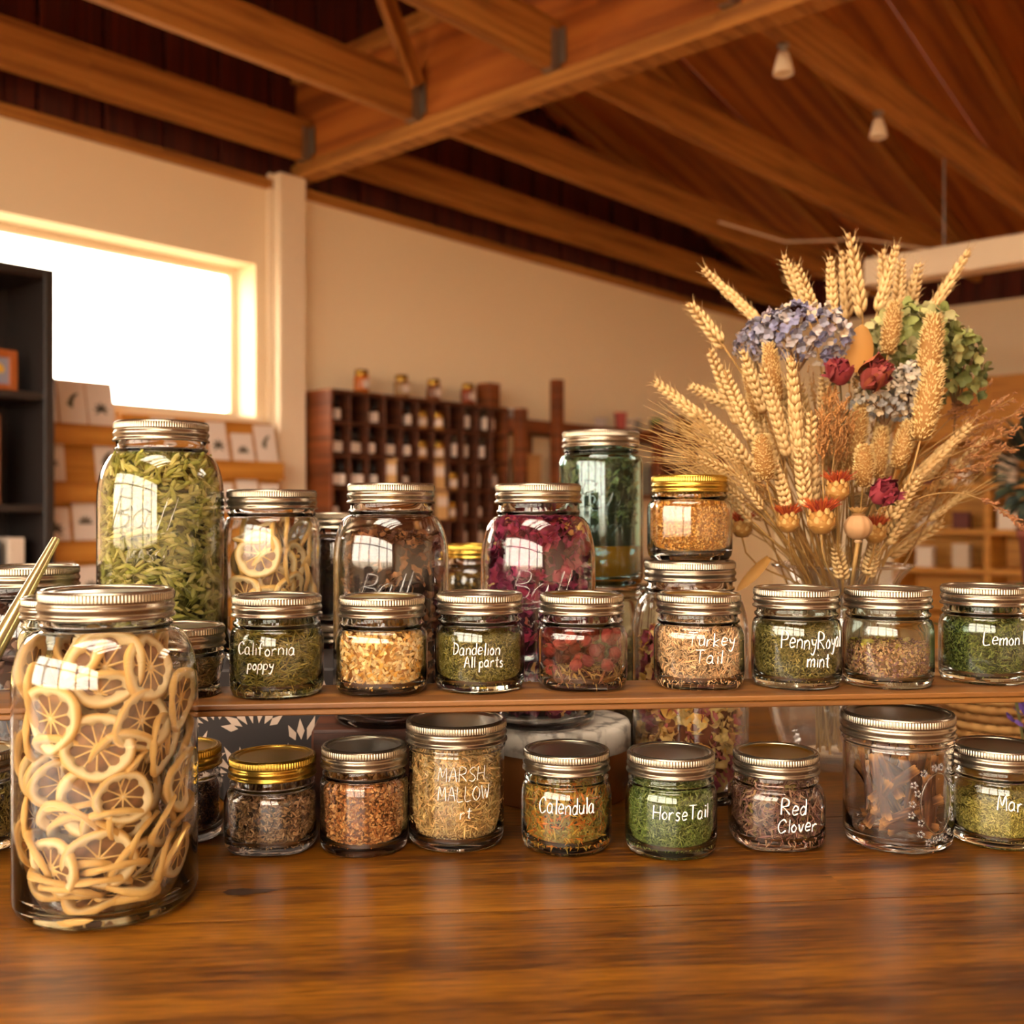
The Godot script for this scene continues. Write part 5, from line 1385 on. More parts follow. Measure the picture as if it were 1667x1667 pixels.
# the crowd of stalks behind and between the named ones
func fill_bouquet() -> void:
	for i in 46:
		var side := rng.randf_range(-1.0, 1.0)
		var an := side * 1.05
		var reach := rng.randf_range(0.14, 0.25) * (1.0 - 0.12 * absf(side))
		var o := VASE + Vector3(0, 0.19, 0)
		var depth := rng.randf_range(-0.06, 0.05)
		var tip := o + Vector3(sin(an) * reach * 1.05, cos(an) * reach, depth)
		var d := (tip - o).normalized()
		if i % 3 == 0:
			var t := thing("wheat_stalk", "golden wheat ear filling the gaps behind the front stalks", "wheat", Transform3D(), "wheat ears in the bouquet")
			var foot := tip - d * rng.randf_range(0.06, 0.085)
			part("ear", ear_mesh(i % 2), M.straw, t, frame_to(foot, tip, 0.08, i * 0.9))
			stem_to(t, foot, d)
		elif i % 3 == 1:
			plume("thin straw grass filling the bouquet", tip - d * 0.12, tip, 0.012, 40, lin(159, 115, 62), "straw grass filling the bouquet", 0.0)
		else:
			var t := thing("barley_stalk", "slim bristled barley ear tucked among the bouquet's stems", "barley", Transform3D(), "barley ears tucked in the bouquet")
			var foot := tip - d * 0.055
			part("ear", ear_mesh(2), M.straw, t, frame_to(foot, tip, 0.045, i))
			part("awns", barley_awns(), M.straw, t, frame_to(foot, tip - d * 0.015, 0.04, i))
			stem_to(t, foot, d)

func hydrangea(label: String, c: Vector3, r: Vector3, cols: Array, n: int, size: float) -> void:
	var t := thing("dried_hydrangea", label, "dried flower", move(c))
	var b := MB.new()
	for i in n:
		var y := 1.0 - 1.75 * (i + 0.5) / n
		var a := i * 2.399963
		var q := sqrt(maxf(0.0, 1.0 - y * y))
		var d := Vector3(cos(a) * q, y, sin(a) * q)
		var p := d * r * rng.randf_range(0.82, 1.06)
		var nn := (d / r).normalized()
		var sx := nn.cross(Vector3(rng.randfn(), rng.randfn(), rng.randfn())).normalized()
		var col: Color = cols[rng.randi() % cols.size()]
		for k in 4:
			var d2 := sx.rotated(nn, k * PI / 2.0 + rng.randf_range(-0.2, 0.2))
			var rise := rng.randf_range(-0.1, 1.3)
			var up := (d2 + nn * rise).normalized()
			var sd := up.cross(nn).normalized()
			var g := rng.randf_range(0.75, 1.25)
			b.petal(Transform3D(Basis(sd * size, up * size * 0.9, sd.cross(up) * size), p), Color(col.r * g, col.g * g, col.b * g), 0.95, rng.randf_range(-0.4, 0.5), rng.randf_range(-0.5, 0.6), Color(0, 0, 0, 0), 2)
	part("florets", b.mesh(), M.petal_skin, t)
	var s := MB.new()
	for i in 9:
		var a := i * 2.4
		s.tube([Vector3(0, -r.y * 1.1, 0), Vector3(cos(a) * r.x * 0.4, -r.y * 0.1, sin(a) * r.z * 0.4), Vector3(cos(a) * r.x * 0.75, r.y * 0.4, sin(a) * r.z * 0.75)], [0.001, 0.0007, 0.0004], 4, lin(108, 73, 35), false)
	part("branchlets", s.mesh(), M.straw, t)
	stem_to(t, c - Vector3(0, r.y, 0), Vector3(0, 1, 0), 0.0012, lin(126, 87, 41), c)

func rose(label: String, c: Vector3, r: float, cols: Array, facing: Vector3) -> void:
	var t := thing("dried_rose", label, "dried rose", move(c))
	var up := facing.normalized()
	var sx := up.cross(Vector3(0.1, 1, 0.2)).normalized()
	var ba := Basis(sx, up, sx.cross(up))
	var b := MB.new()
	for i in 34:
		var k := i / 33.0
		var a := i * 2.399963
		var o := Vector3(cos(a), 0, sin(a))
		var open := lerpf(0.12, 1.0, k)
		var d := (Vector3.UP * lerpf(1.0, 0.9, k) + o * lerpf(0.05, 0.4, k) + Vector3(rng.randfn(), rng.randfn(), rng.randfn()) * 0.12).normalized()
		var sd := d.cross(o).normalized()
		var h := r * lerpf(1.35, 1.5, k)
		var col: Color = cols[0].lerp(cols[1], rng.randf()) if k < 0.8 else cols[0].lerp(cols[2], rng.randf())
		b.petal(Transform3D(ba * Basis(sd * r * 1.5 * open, d * h, sd.cross(d) * r), ba * (o * r * 0.55 * k - Vector3.UP * r * 0.7)), col, 0.9, rng.randf_range(-0.5, -1.0), rng.randf_range(-0.2, -1.1), Color(0, 0, 0, 0), 5, rng.randf_range(-0.25, 0.3))
	part("petals", b.mesh(), M.petal_skin, t)
	var s := MB.new()
	for i in 5:
		var a := TAU * i / 5.0
		var o := Vector3(cos(a), 0, sin(a))
		var d := (o + Vector3.UP * 0.4).normalized()
		var sd := d.cross(Vector3.UP).normalized()
		s.petal(Transform3D(ba * Basis(sd * r * 0.5, d * r * 1.1, sd.cross(d) * r * 0.5), ba * (-Vector3.UP * r * 0.75)), lin(93, 80, 35), 0.6, 0.2, 0.2)
	part("sepals", s.mesh(), M.straw, t)
	stem_to(t, c - up * r * 0.7, up, 0.0011, lin(108, 83, 40), c)

func safflower(label: String, c: Vector3, r: float) -> void:
	var t := thing("thistle_flower", label, "dried flower", move(c))
	var b := MB.new()
	b.lathe([Vector3(0, -r, 0), Vector3(r * 0.55, -r * 0.9, 0), Vector3(r * 0.95, -r * 0.35, 0), Vector3(r * 0.9, r * 0.15, 0), Vector3(r * 0.5, r * 0.55, 0), Vector3(0, r * 0.6, 0)], 14, Transform3D(), lin(155, 106, 46))
	for i in 34:
		var a := i * 2.399963
		var y := -0.75 + 1.2 * i / 34.0
		var o := Vector3(cos(a), 0, sin(a))
		var rr := r * 0.92 * sqrt(maxf(0.1, 1.0 - y * y * 0.8))
		var d := (Vector3.UP * 0.9 - o * 0.35 * clampf(y + 0.4, 0.0, 1.0) + o * (0.9 if i < 6 else 0.1)).normalized()
		var sd := d.cross(o).normalized()
		b.petal(Transform3D(Basis(sd * r * 0.6, d * r * 0.45, sd.cross(d) * r * 0.4), o * rr * 1.06 + Vector3.UP * r * y), [lin(172, 127, 64), lin(159, 108, 46), lin(180, 140, 78)][i % 3], 0.7, 0.1, -0.25, Color(0, 0, 0, 0), 3)
	part("bracts", b.mesh(), M.straw, t)
	var f := MB.new()
	for i in 130:
		var a := i * 2.399963
		var q := sqrt(i / 130.0)
		var o := Vector3(cos(a), 0, sin(a)) * q
		var p := o * r * 0.5 + Vector3.UP * r * 0.5
		var e := p + (o * 0.9 + Vector3.UP * 0.75 + Vector3(rng.randfn(), rng.randfn(), rng.randfn()) * 0.22) * r * 0.95
		f.tube([p, p.lerp(e, 0.6) + Vector3.UP * r * 0.08, e], [r * 0.045, r * 0.04, r * 0.015], 3, [lin(176, 66, 18), lin(146, 44, 16), lin(192, 90, 24)][i % 3], false)
	part("filaments", f.mesh(), M.straw, t)
	stem_to(t, c - Vector3.UP * r * 0.9, Vector3.UP, 0.001, Color(0, 0, 0, 0), c)

func poppy(c: Vector3) -> void:
	var t := thing("poppy_head", "round beige poppy seed head with a ridged crown, front of the bouquet", "seed head", move(c))
	var b := MB.new()
	var r := 0.0128
	var pr := []
	for i in 13:
		var a := PI * i / 12.0
		pr.append(Vector3(sin(a) * r, -cos(a) * r * 0.96, 0))
	b.lathe(pr, 40, Transform3D(), lin(157, 115, 74))
	for i in b.v.size():
		var a := atan2(b.v[i].x, b.v[i].z)
		var q := Vector2(b.v[i].x, b.v[i].z).length()
		var k := 1.0 + 0.035 * cos(a * 10.0) * q / r + 0.012 * sin(a * 23.0 + b.v[i].y * 900.0)
		b.v[i] = Vector3(b.v[i].x * k, b.v[i].y, b.v[i].z * k)
		b.n[i] = (b.n[i] + Vector3(cos(a), 0, -sin(a)) * 0.3 * sin(a * 10.0) * q / r).normalized()
	part("capsule", b.mesh(), M.straw, t)
	var cb := MB.new()
	for i in 13:
		var a := TAU * i / 13.0
		var o := Vector3(sin(a), 0, cos(a))
		cb.petal(Transform3D(Basis(o.cross(Vector3.UP) * 0.0052, o * 0.0082 + Vector3.UP * 0.0052, Vector3.UP * 0.004), Vector3.UP * r * 0.95 + o * 0.002), lin(163, 126, 66), 0.8, 0.4, 0.5, lin(135, 93, 40), 3)
	cb.lathe([Vector3(0.0, r * 0.8, 0), Vector3(0.006, r * 0.86, 0), Vector3(0.0066, r * 0.97, 0), Vector3(0, r * 1.05, 0)], 16, Transform3D(), lin(126, 85, 40))
	part("crown", cb.mesh(), M.straw, t)
	var s := MB.new()
	s.lathe([Vector3(0.0018, -r * 1.2, 0), Vector3(0.0035, -r * 1.12, 0), Vector3(0.0038, -r * 1.02, 0), Vector3(0.0026, -r * 0.94, 0), Vector3(0.003, -r * 0.9, 0)], 12, Transform3D(), lin(172, 135, 94))
	part("collar", s.mesh(), M.straw, t)
	stem_to(t, c - Vector3.UP * r * 1.15, Vector3(0.15, 1, 0).normalized(), 0.0019, Color(0, 0, 0, 0), c)

func plume(label: String, foot: Vector3, tip: Vector3, spread: float, n: int, col: Color, group: String, arch: float) -> void:
	var t := thing("grass_plume", label, "dried grass", Transform3D(), group)
	var b := MB.new()
	var d := tip - foot
	var ctrl := foot + d * 0.5 + Vector3.UP * arch * d.length() * 0.8
	var last := []
	var rr := []
	for i in 11:
		var k := i / 10.0
		last.append(foot.lerp(ctrl, k).lerp(ctrl.lerp(tip, k), k))
		rr.append(lerpf(0.0007, 0.0003, k))
	b.tube(last, rr, 4, lin(175, 134, 78), false)
	for i in n:
		var k := lerpf(0.35, 1.0, rng.randf()) if arch < 0.2 else lerpf(0.5, 1.0, rng.randf())
		var p := foot.lerp(ctrl, k).lerp(ctrl.lerp(tip, k), k)
		var dir := (ctrl.lerp(tip, k) - foot.lerp(ctrl, k)).normalized()
		var o := Vector3(rng.randfn(), rng.randfn(), rng.randfn())
		o = (o - dir * o.dot(dir)).normalized()
		var e := p + dir * rng.randf_range(0.006, 0.02) + o * spread * rng.randf() * (1.2 - 0.7 * k)
		b.tube([p, e], [0.0002, 0.0002], 3, col, false)
		var g := rng.randf_range(0.75, 1.3)
		for q in 3:
			var dd := (dir + o * 0.3 + Vector3(rng.randfn(), rng.randfn(), rng.randfn()) * 0.35).normalized()
			var sx := dd.cross(Vector3(0.3, 0.2, 1)).normalized()
			b.spindle(Transform3D(Basis(sx * 0.0019, dd * 0.0055, sx.cross(dd) * 0.0019), e - dd * 0.003 * q), Color(col.r * g, col.g * g, col.b * g), 4, 3)
	part("seed_spray", b.mesh(), M.straw, t)
	stem_to(t, foot, (ctrl - foot).normalized(), 0.0006)

# ------------------------------------------------------------------ the shop behind
func room_at(x: float, y: float, z: float, turn := 0.0) -> Transform3D:
	return RT * move(Vector3(x, y, z), turn)

func make_background() -> void:
	make_bookcase()
	make_racks()
	make_cubby()
	make_shelves()
	make_ceiling_fittings()
	make_plants()

func make_bookcase() -> void:
	var t := thing("black_bookcase", "tall black bookcase against the bright window", "bookcase", room_at(-1.83, 0, 0.24))
	for x in [-0.45, 0.45]:
		solid("side_panel", Vector3(x - 0.018, 0, -0.16), Vector3(x + 0.018, 2.03, 0.16), M.black_wood, t, 0.003)
	solid("back_panel", Vector3(-0.432, 0.05, -0.155), Vector3(0.432, 2.0, -0.145), M.black_wood, t)
	solid("top_panel", Vector3(-0.432, 1.995, -0.145), Vector3(0.432, 2.03, 0.16), M.black_wood, t, 0.003)
	for y in [0.08, 0.42, 0.7, 0.965, 1.195, 1.59]:
		solid("shelf_board", Vector3(-0.432, y - 0.028, -0.145), Vector3(0.432, y, 0.155), M.black_wood, t, 0.003)
	var fr := thing("picture_frame", "small orange wooden frame with a yellow and blue picture in the black bookcase", "picture frame", room_at(-1.525, 1.591, 0.30, 0.1))
	var fm := mat("orange_frame", rgb(176, 92, 34), 0.5)
	for e in [-1.0, 1.0]:
		solid("frame_rail", Vector3(e * 0.062 - 0.014, 0, -0.008), Vector3(e * 0.062 + 0.014, 0.15, 0.008), fm, fr, 0.002)
	for e in [0.0, 0.122]:
		solid("frame_rail", Vector3(-0.048, e, -0.008), Vector3(0.048, e + 0.028, 0.008), fm, fr, 0.002)
	solid("picture", Vector3(-0.048, 0.028, -0.006), Vector3(0.048, 0.122, 0.0), mat("picture_blue", rgb(150, 150, 170), 0.6), fr)
	var pb := MB.new()
	for i in 3:
		pb.petal(Transform3D(Basis(Vector3(0.03, 0.012, 0), Vector3(-0.018, 0.034, 0), Vector3(0, 0, 0.002)), Vector3(-0.02 + i * 0.022, 0.045 + i * 0.012, 0.0006)), lin(222, 176, 60), 0.8, 0.0, 0.0)
	part("painted_leaves", pb.mesh(), M.painted, fr)
	for s in [[-1.56, 1.196, 0.28, 0.32, 0.12, rgb(150, 92, 60), "tan book leaning in the black bookcase"], [-1.70, 1.196, 0.26, 0.28, 0.03, rgb(90, 60, 50), "brown book upright in the black bookcase"], [-1.478, 0.966, 0.27, 0.112, 0.055, rgb(206, 188, 170), "cream box low in the black bookcase"], [-1.552, 0.966, 0.27, 0.10, 0.03, rgb(70, 90, 110), "blue box beside the cream box in the bookcase"], [-1.605, 0.966, 0.27, 0.12, 0.04, rgb(190, 170, 150), "pale box at the left edge of the low bookcase shelf"]]:
		var b := thing("book" if "book " in s[6] else "small_box", s[6], "book" if "book " in s[6] else "box", room_at(s[0], s[1], s[2], 0.15 if s[4] == 0.12 else 0.0))
		var cm := mat("cover_%s" % s[6].left(4), s[5], 0.7)
		solid("cover", Vector3(-s[4] / 2, 0, -0.008 if s[4] == 0.12 else -0.07), Vector3(s[4] / 2, s[3], 0.008 if s[4] == 0.12 else 0.09), cm, b, 0.002)
		if s[4] == 0.12:
			solid("title_plate", Vector3(-s[4] * 0.3, s[3] * 0.3, 0.0081), Vector3(s[4] * 0.3, s[3] * 0.7, 0.0095), mat("title_plate", rgb(110, 66, 46), 0.7), b)

func make_racks() -> void:
	var sheets := []
	for k in 3:
		var b := MB.new()
		var g: Color = [lin(110, 104, 90), lin(84, 84, 66), lin(70, 72, 60)][k]
		for i in 7:
			var an: float = (i - 3) * [0.5, 0.3, 0.75][k]
			var o := Vector3(0, -0.02 + 0.006 * i * (k % 2), 0)
			b.petal(Transform3D(Basis(Vector3(cos(an), -sin(an), 0) * 0.012, Vector3(sin(an), cos(an), 0) * 0.03, Vector3(0, 0, 0.001)), o), g, 0.7, 0.0, 0.0)
		sheets.append(b.mesh())
	var paper := mat("card_paper", rgb(232, 218, 206), 0.8)
	# two slanted racks: x range, top ledge height
	var n := 0
	for rk in [[-1.33, -0.995, 1.50, "left"], [-0.955, -0.225, 1.385, "right"]]:
		var x0: float = rk[0]
		var x1: float = rk[1]
		var t := thing("card_rack", "honey wood stepped card rack %s" % ["beside the black bookcase" if rk[3] == "left" else "beside the white post"], "card rack", room_at((x0 + x1) / 2.0, 0, 0.2), "stepped card racks")
		var w := (x1 - x0) / 2.0
		for e in [-1.0, 1.0]:
			solid("side_rail", Vector3(e * w - 0.012, 0, -0.17), Vector3(e * w + 0.012, 0.75, 0.2), M.honey_wood, t, 0.002)
		for r in 5:
			var y: float = rk[2] - r * 0.222
			var z := -0.06 + r * 0.045
			part("back_board", box_mesh(Vector3(w * 2.0, 0.21, 0.012), 0.002, Vector2(r * 0.3, n * 0.2)), M.honey_wood, t, Transform3D(Basis(Vector3(1, 0, 0), -0.2), Vector3(0, y + 0.08, z - 0.022)))
			solid("ledge", Vector3(-w, y - 0.012, z - 0.02), Vector3(w, y, z + 0.045), M.honey_wood, t, 0.002)
			solid("front_lip", Vector3(-w, y - 0.075, z + 0.045), Vector3(w, y + 0.006, z + 0.055), M.honey_wood, t, 0.002)
			if r > 3: continue
			var count := 3 if rk[3] == "left" else 6
			for c in count:
				if (r * 7 + c * 3 + int(w * 10)) % 6 == 5: continue
				var cw := 0.108 if (r + c) % 3 else 0.095
				var ch := 0.175 if (r + c) % 2 else 0.13
				if rk[3] == "left" and r == 0: ch = 0.18
				var x := -w + (c + 0.5) * (2.0 * w / count) + rng.randf_range(-0.008, 0.008)
				var cd := thing("botanical_card", "cream print card, %s card in the %s row of the rack %s" % [["first", "second", "third", "fourth", "fifth", "sixth"][c], ["top", "second", "third", "fourth"][r], "by the bookcase" if rk[3] == "left" else "by the white post"], "card", room_at((x0 + x1) / 2.0 + x, y, 0.2 + z + 0.008), "cards on the racks")
				var tf := Transform3D(Basis(Vector3(1, 0, 0), -0.2) * Basis(Vector3(0, 0, 1), rng.randf_range(-0.03, 0.03)), Vector3.ZERO)
				part("paper", box_mesh(Vector3(cw, ch, 0.003), 0.0005), paper, cd, tf * Transform3D(Basis(), Vector3(0, ch / 2 + 0.002, 0)))
				part("print", sheets[n % 3], M.painted, cd, tf * Transform3D(Basis.from_scale(Vector3(1.1, 1.1, 1)), Vector3(0, ch / 2 + 0.004, 0.0022)))
				n += 1

func make_cubby() -> void:
	var t := thing("cubby_shelf", "reddish brown pigeonhole shelf of small compartments on the cream wall", "shelf", room_at(0.634, 0, 0.113))
	var w := 0.621
	for e in [-1.0, 1.0]:
		solid("side_panel", Vector3(e * (w - 0.009) - 0.009, 0, -0.11), Vector3(e * (w - 0.009) + 0.009, 1.745, 0.11), M.brown_wood, t, 0.002)
	solid("top_panel", Vector3(-w + 0.018, 1.728, -0.11), Vector3(w - 0.018, 1.745, 0.11), M.dark_brown_wood, t, 0.002)
	solid("back_panel", Vector3(-w + 0.018, 0.05, -0.11), Vector3(w - 0.018, 1.728, -0.1), M.dark_brown_wood, t)
	for r in 7:
		var y := 1.745 - 0.155 * (r + 1)
		solid("shelf_board", Vector3(-w + 0.018, y - 0.007, -0.1), Vector3(w - 0.018, y + 0.005, 0.106), M.dark_brown_wood, t, 0.002)
		for c in 10:
			var x := -w + 0.018 + (c + 1) * 0.11 - 0.003
			solid("divider", Vector3(x - 0.005, y + 0.005, -0.1), Vector3(x + 0.005, y + 0.148, 0.104), M.dark_brown_wood, t, 0.002)
	solid("cupboard_front", Vector3(-w + 0.018, 0.05, 0.06), Vector3(w - 0.018, 0.645, 0.08), M.dark_brown_wood, t, 0.002)
	var amber := mat("dark_bottle", rgb(34, 20, 14), 0.2)
	var label := mat("bottle_label", rgb(226, 210, 198), 0.7)
	var black := mat("black_cap", rgb(24, 20, 20), 0.4)
	var honey := mat("honey_fill", rgb(176, 128, 48), 0.5)
	var rb := MB.new()
	rb.lathe([Vector3(0, 0, 0), Vector3(0.017, 0, 0), Vector3(0.0185, 0.002, 0), Vector3(0.0185, 0.062, 0), Vector3(0.014, 0.07, 0), Vector3(0.009, 0.074, 0), Vector3(0.009, 0.084, 0), Vector3(0, 0.084, 0)], 14)
	var lb := MB.new()
	lb.lathe([Vector3(0.0189, 0.012, 0), Vector3(0.0189, 0.054, 0)], 14)
	var cb := MB.new()
	cb.lathe([Vector3(0.0105, 0.074, 0), Vector3(0.0105, 0.09, 0), Vector3(0.007, 0.095, 0), Vector3(0.007, 0.112, 0), Vector3(0, 0.114, 0)], 12)
	var jb := MB.new()
	jb.lathe([Vector3(0, 0, 0), Vector3(0.027, 0, 0), Vector3(0.03, 0.003, 0), Vector3(0.03, 0.056, 0), Vector3(0.026, 0.062, 0), Vector3(0, 0.062, 0)], 16)
	var jl := MB.new()
	jl.lathe([Vector3(0.0285, 0.06, 0), Vector3(0.0285, 0.078, 0), Vector3(0.027, 0.08, 0), Vector3(0, 0.08, 0)], 16)
	var jp := MB.new()
	jp.lathe([Vector3(0.0303, 0.014, 0), Vector3(0.0303, 0.046, 0)], 16)
	var vb := MB.new()
	vb.lathe([Vector3(0, 0, 0), Vector3(0.012, 0, 0), Vector3(0.0135, 0.002, 0), Vector3(0.0135, 0.09, 0), Vector3(0.009, 0.096, 0), Vector3(0.009, 0.1, 0)], 12)
	var vc := MB.new()
	vc.lathe([Vector3(0.0095, 0.097, 0), Vector3(0.0095, 0.116, 0), Vector3(0, 0.117, 0)], 12)
	var vl := MB.new()
	vl.lathe([Vector3(0.0137, 0.02, 0), Vector3(0.0137, 0.075, 0)], 12)
	var rb_m := rb.mesh(); var lb_m := lb.mesh(); var cb_m := cb.mesh(); var jb_m := jb.mesh(); var jl_m := jl.mesh(); var jp_m := jp.mesh(); var vb_m := vb.mesh(); var vc_m := vc.mesh(); var vl_m := vl.mesh()
	var rows := ["d.D.dgg.vVv", "DDdDdggvvv.", "DDdbd.kgvvv", "d..d..kgvd.", "DddD.dg.vV.", "..dD.gg.v..", "dD..d..gg.d"]
	for r in 7:
		for c in 11:
			var k: String = rows[r][c]
			if k == ".": continue
			var y := 1.745 - 0.155 * (r + 1) + 0.005
			var x := 0.634 - w + 0.018 + (c + 0.5) * 0.11 - 0.003
			var many := 2 if k in "DV" else 1
			for q in many:
				var dx := (q - 0.5) * 0.046 if many == 2 else rng.randf_range(-0.015, 0.015)
				var tf := room_at(x + dx, y, 0.178 + rng.randf_range(-0.02, 0.01), rng.randf_range(-0.6, 0.6)).scaled_local(Vector3.ONE * 1.15)
				var spot: String = "%s row, %s compartment%s" % [["top", "second", "third", "fourth", "fifth", "sixth", "bottom"][r], ["first", "second", "third", "fourth", "fifth", "sixth", "seventh", "eighth", "ninth", "tenth", "last"][c], "" if many == 1 else [", left of two", ", right of two"][q]]
				match k.to_lower():
					"d":
						var o := thing("dropper_bottle", "dark dropper bottle in the pigeonholes, " + spot, "bottle", tf, "dropper bottles in the pigeonholes")
						part("body", rb_m, amber, o); part("label", lb_m, label, o); part("cap", cb_m, black, o)
					"g":
						var o := thing("honey_jar", "small gold-lidded jar in the pigeonholes, " + spot, "jar", tf, "gold-lidded jars in the pigeonholes")
						part("body", jb_m, honey, o); part("label", jp_m, label, o); part("lid", jl_m, M.gold, o)
					"v":
						var o := thing("glass_vial", "slim capped vial in the pigeonholes, " + spot, "vial", tf, "slim vials in the pigeonholes")
						part("body", vb_m, M.glass_aqua, o); part("label", vl_m, label, o); part("cap", vc_m, M.silver, o)
					"b", "k":
						var o := thing("paper_box", "upright kraft box in the pigeonholes, " + spot, "box", tf, "kraft boxes in the pigeonholes")
						solid("carton", Vector3(-0.033, 0, -0.03), Vector3(0.033, 0.132 if k == "b" else 0.14, 0.03), mat("kraft", rgb(206, 164, 108), 0.8), o, 0.001)
						solid("flap", Vector3(-0.03, 0.06, 0.0301), Vector3(0.03, 0.1, 0.0315), label, o)
	# jars along the top
	var tb := MB.new()
	tb.lathe([Vector3(0, 0, 0), Vector3(0.034, 0, 0), Vector3(0.038, 0.004, 0), Vector3(0.038, 0.085, 0), Vector3(0.031, 0.096, 0), Vector3(0, 0.096, 0)], 20)
	var tl := MB.new()
	tl.lathe([Vector3(0.0335, 0.094, 0), Vector3(0.0335, 0.118, 0), Vector3(0.032, 0.121, 0), Vector3(0, 0.121, 0)], 20)
	var tl_m := tl.mesh(); var tb_m := tb.mesh()
	for s in [[0.286, rgb(184, 96, 26), "amber"], [0.55, rgb(150, 110, 66), "pale brown"], [0.776, rgb(120, 70, 36), "brown"], [1.036, rgb(132, 56, 22), "dark red-brown"]]:
		var o := thing("storage_jar", "%s gold-lidded jar on top of the pigeonhole shelf" % s[2], "jar", room_at(s[0], 1.745, 0.12))
		part("body", tb_m, mat("jar_%s" % s[2].replace(" ", "_"), s[1], 0.35), o)
		part("lid", tl_m, M.gold, o)
		solid("paper_label", Vector3(-0.018, 0.03, 0.0345), Vector3(0.018, 0.07, 0.0392), label, o)
	var bx := thing("wooden_box", "plain brown wooden box at the far end on top of the pigeonhole shelf", "box", room_at(1.2, 1.745, 0.12))
	solid("body", Vector3(-0.045, 0, -0.05), Vector3(0.045, 0.125, 0.05), M.brown_wood, bx, 0.003)
	solid("lid", Vector3(-0.047, 0.125, -0.052), Vector3(0.047, 0.137, 0.052), M.brown_wood, bx, 0.003)

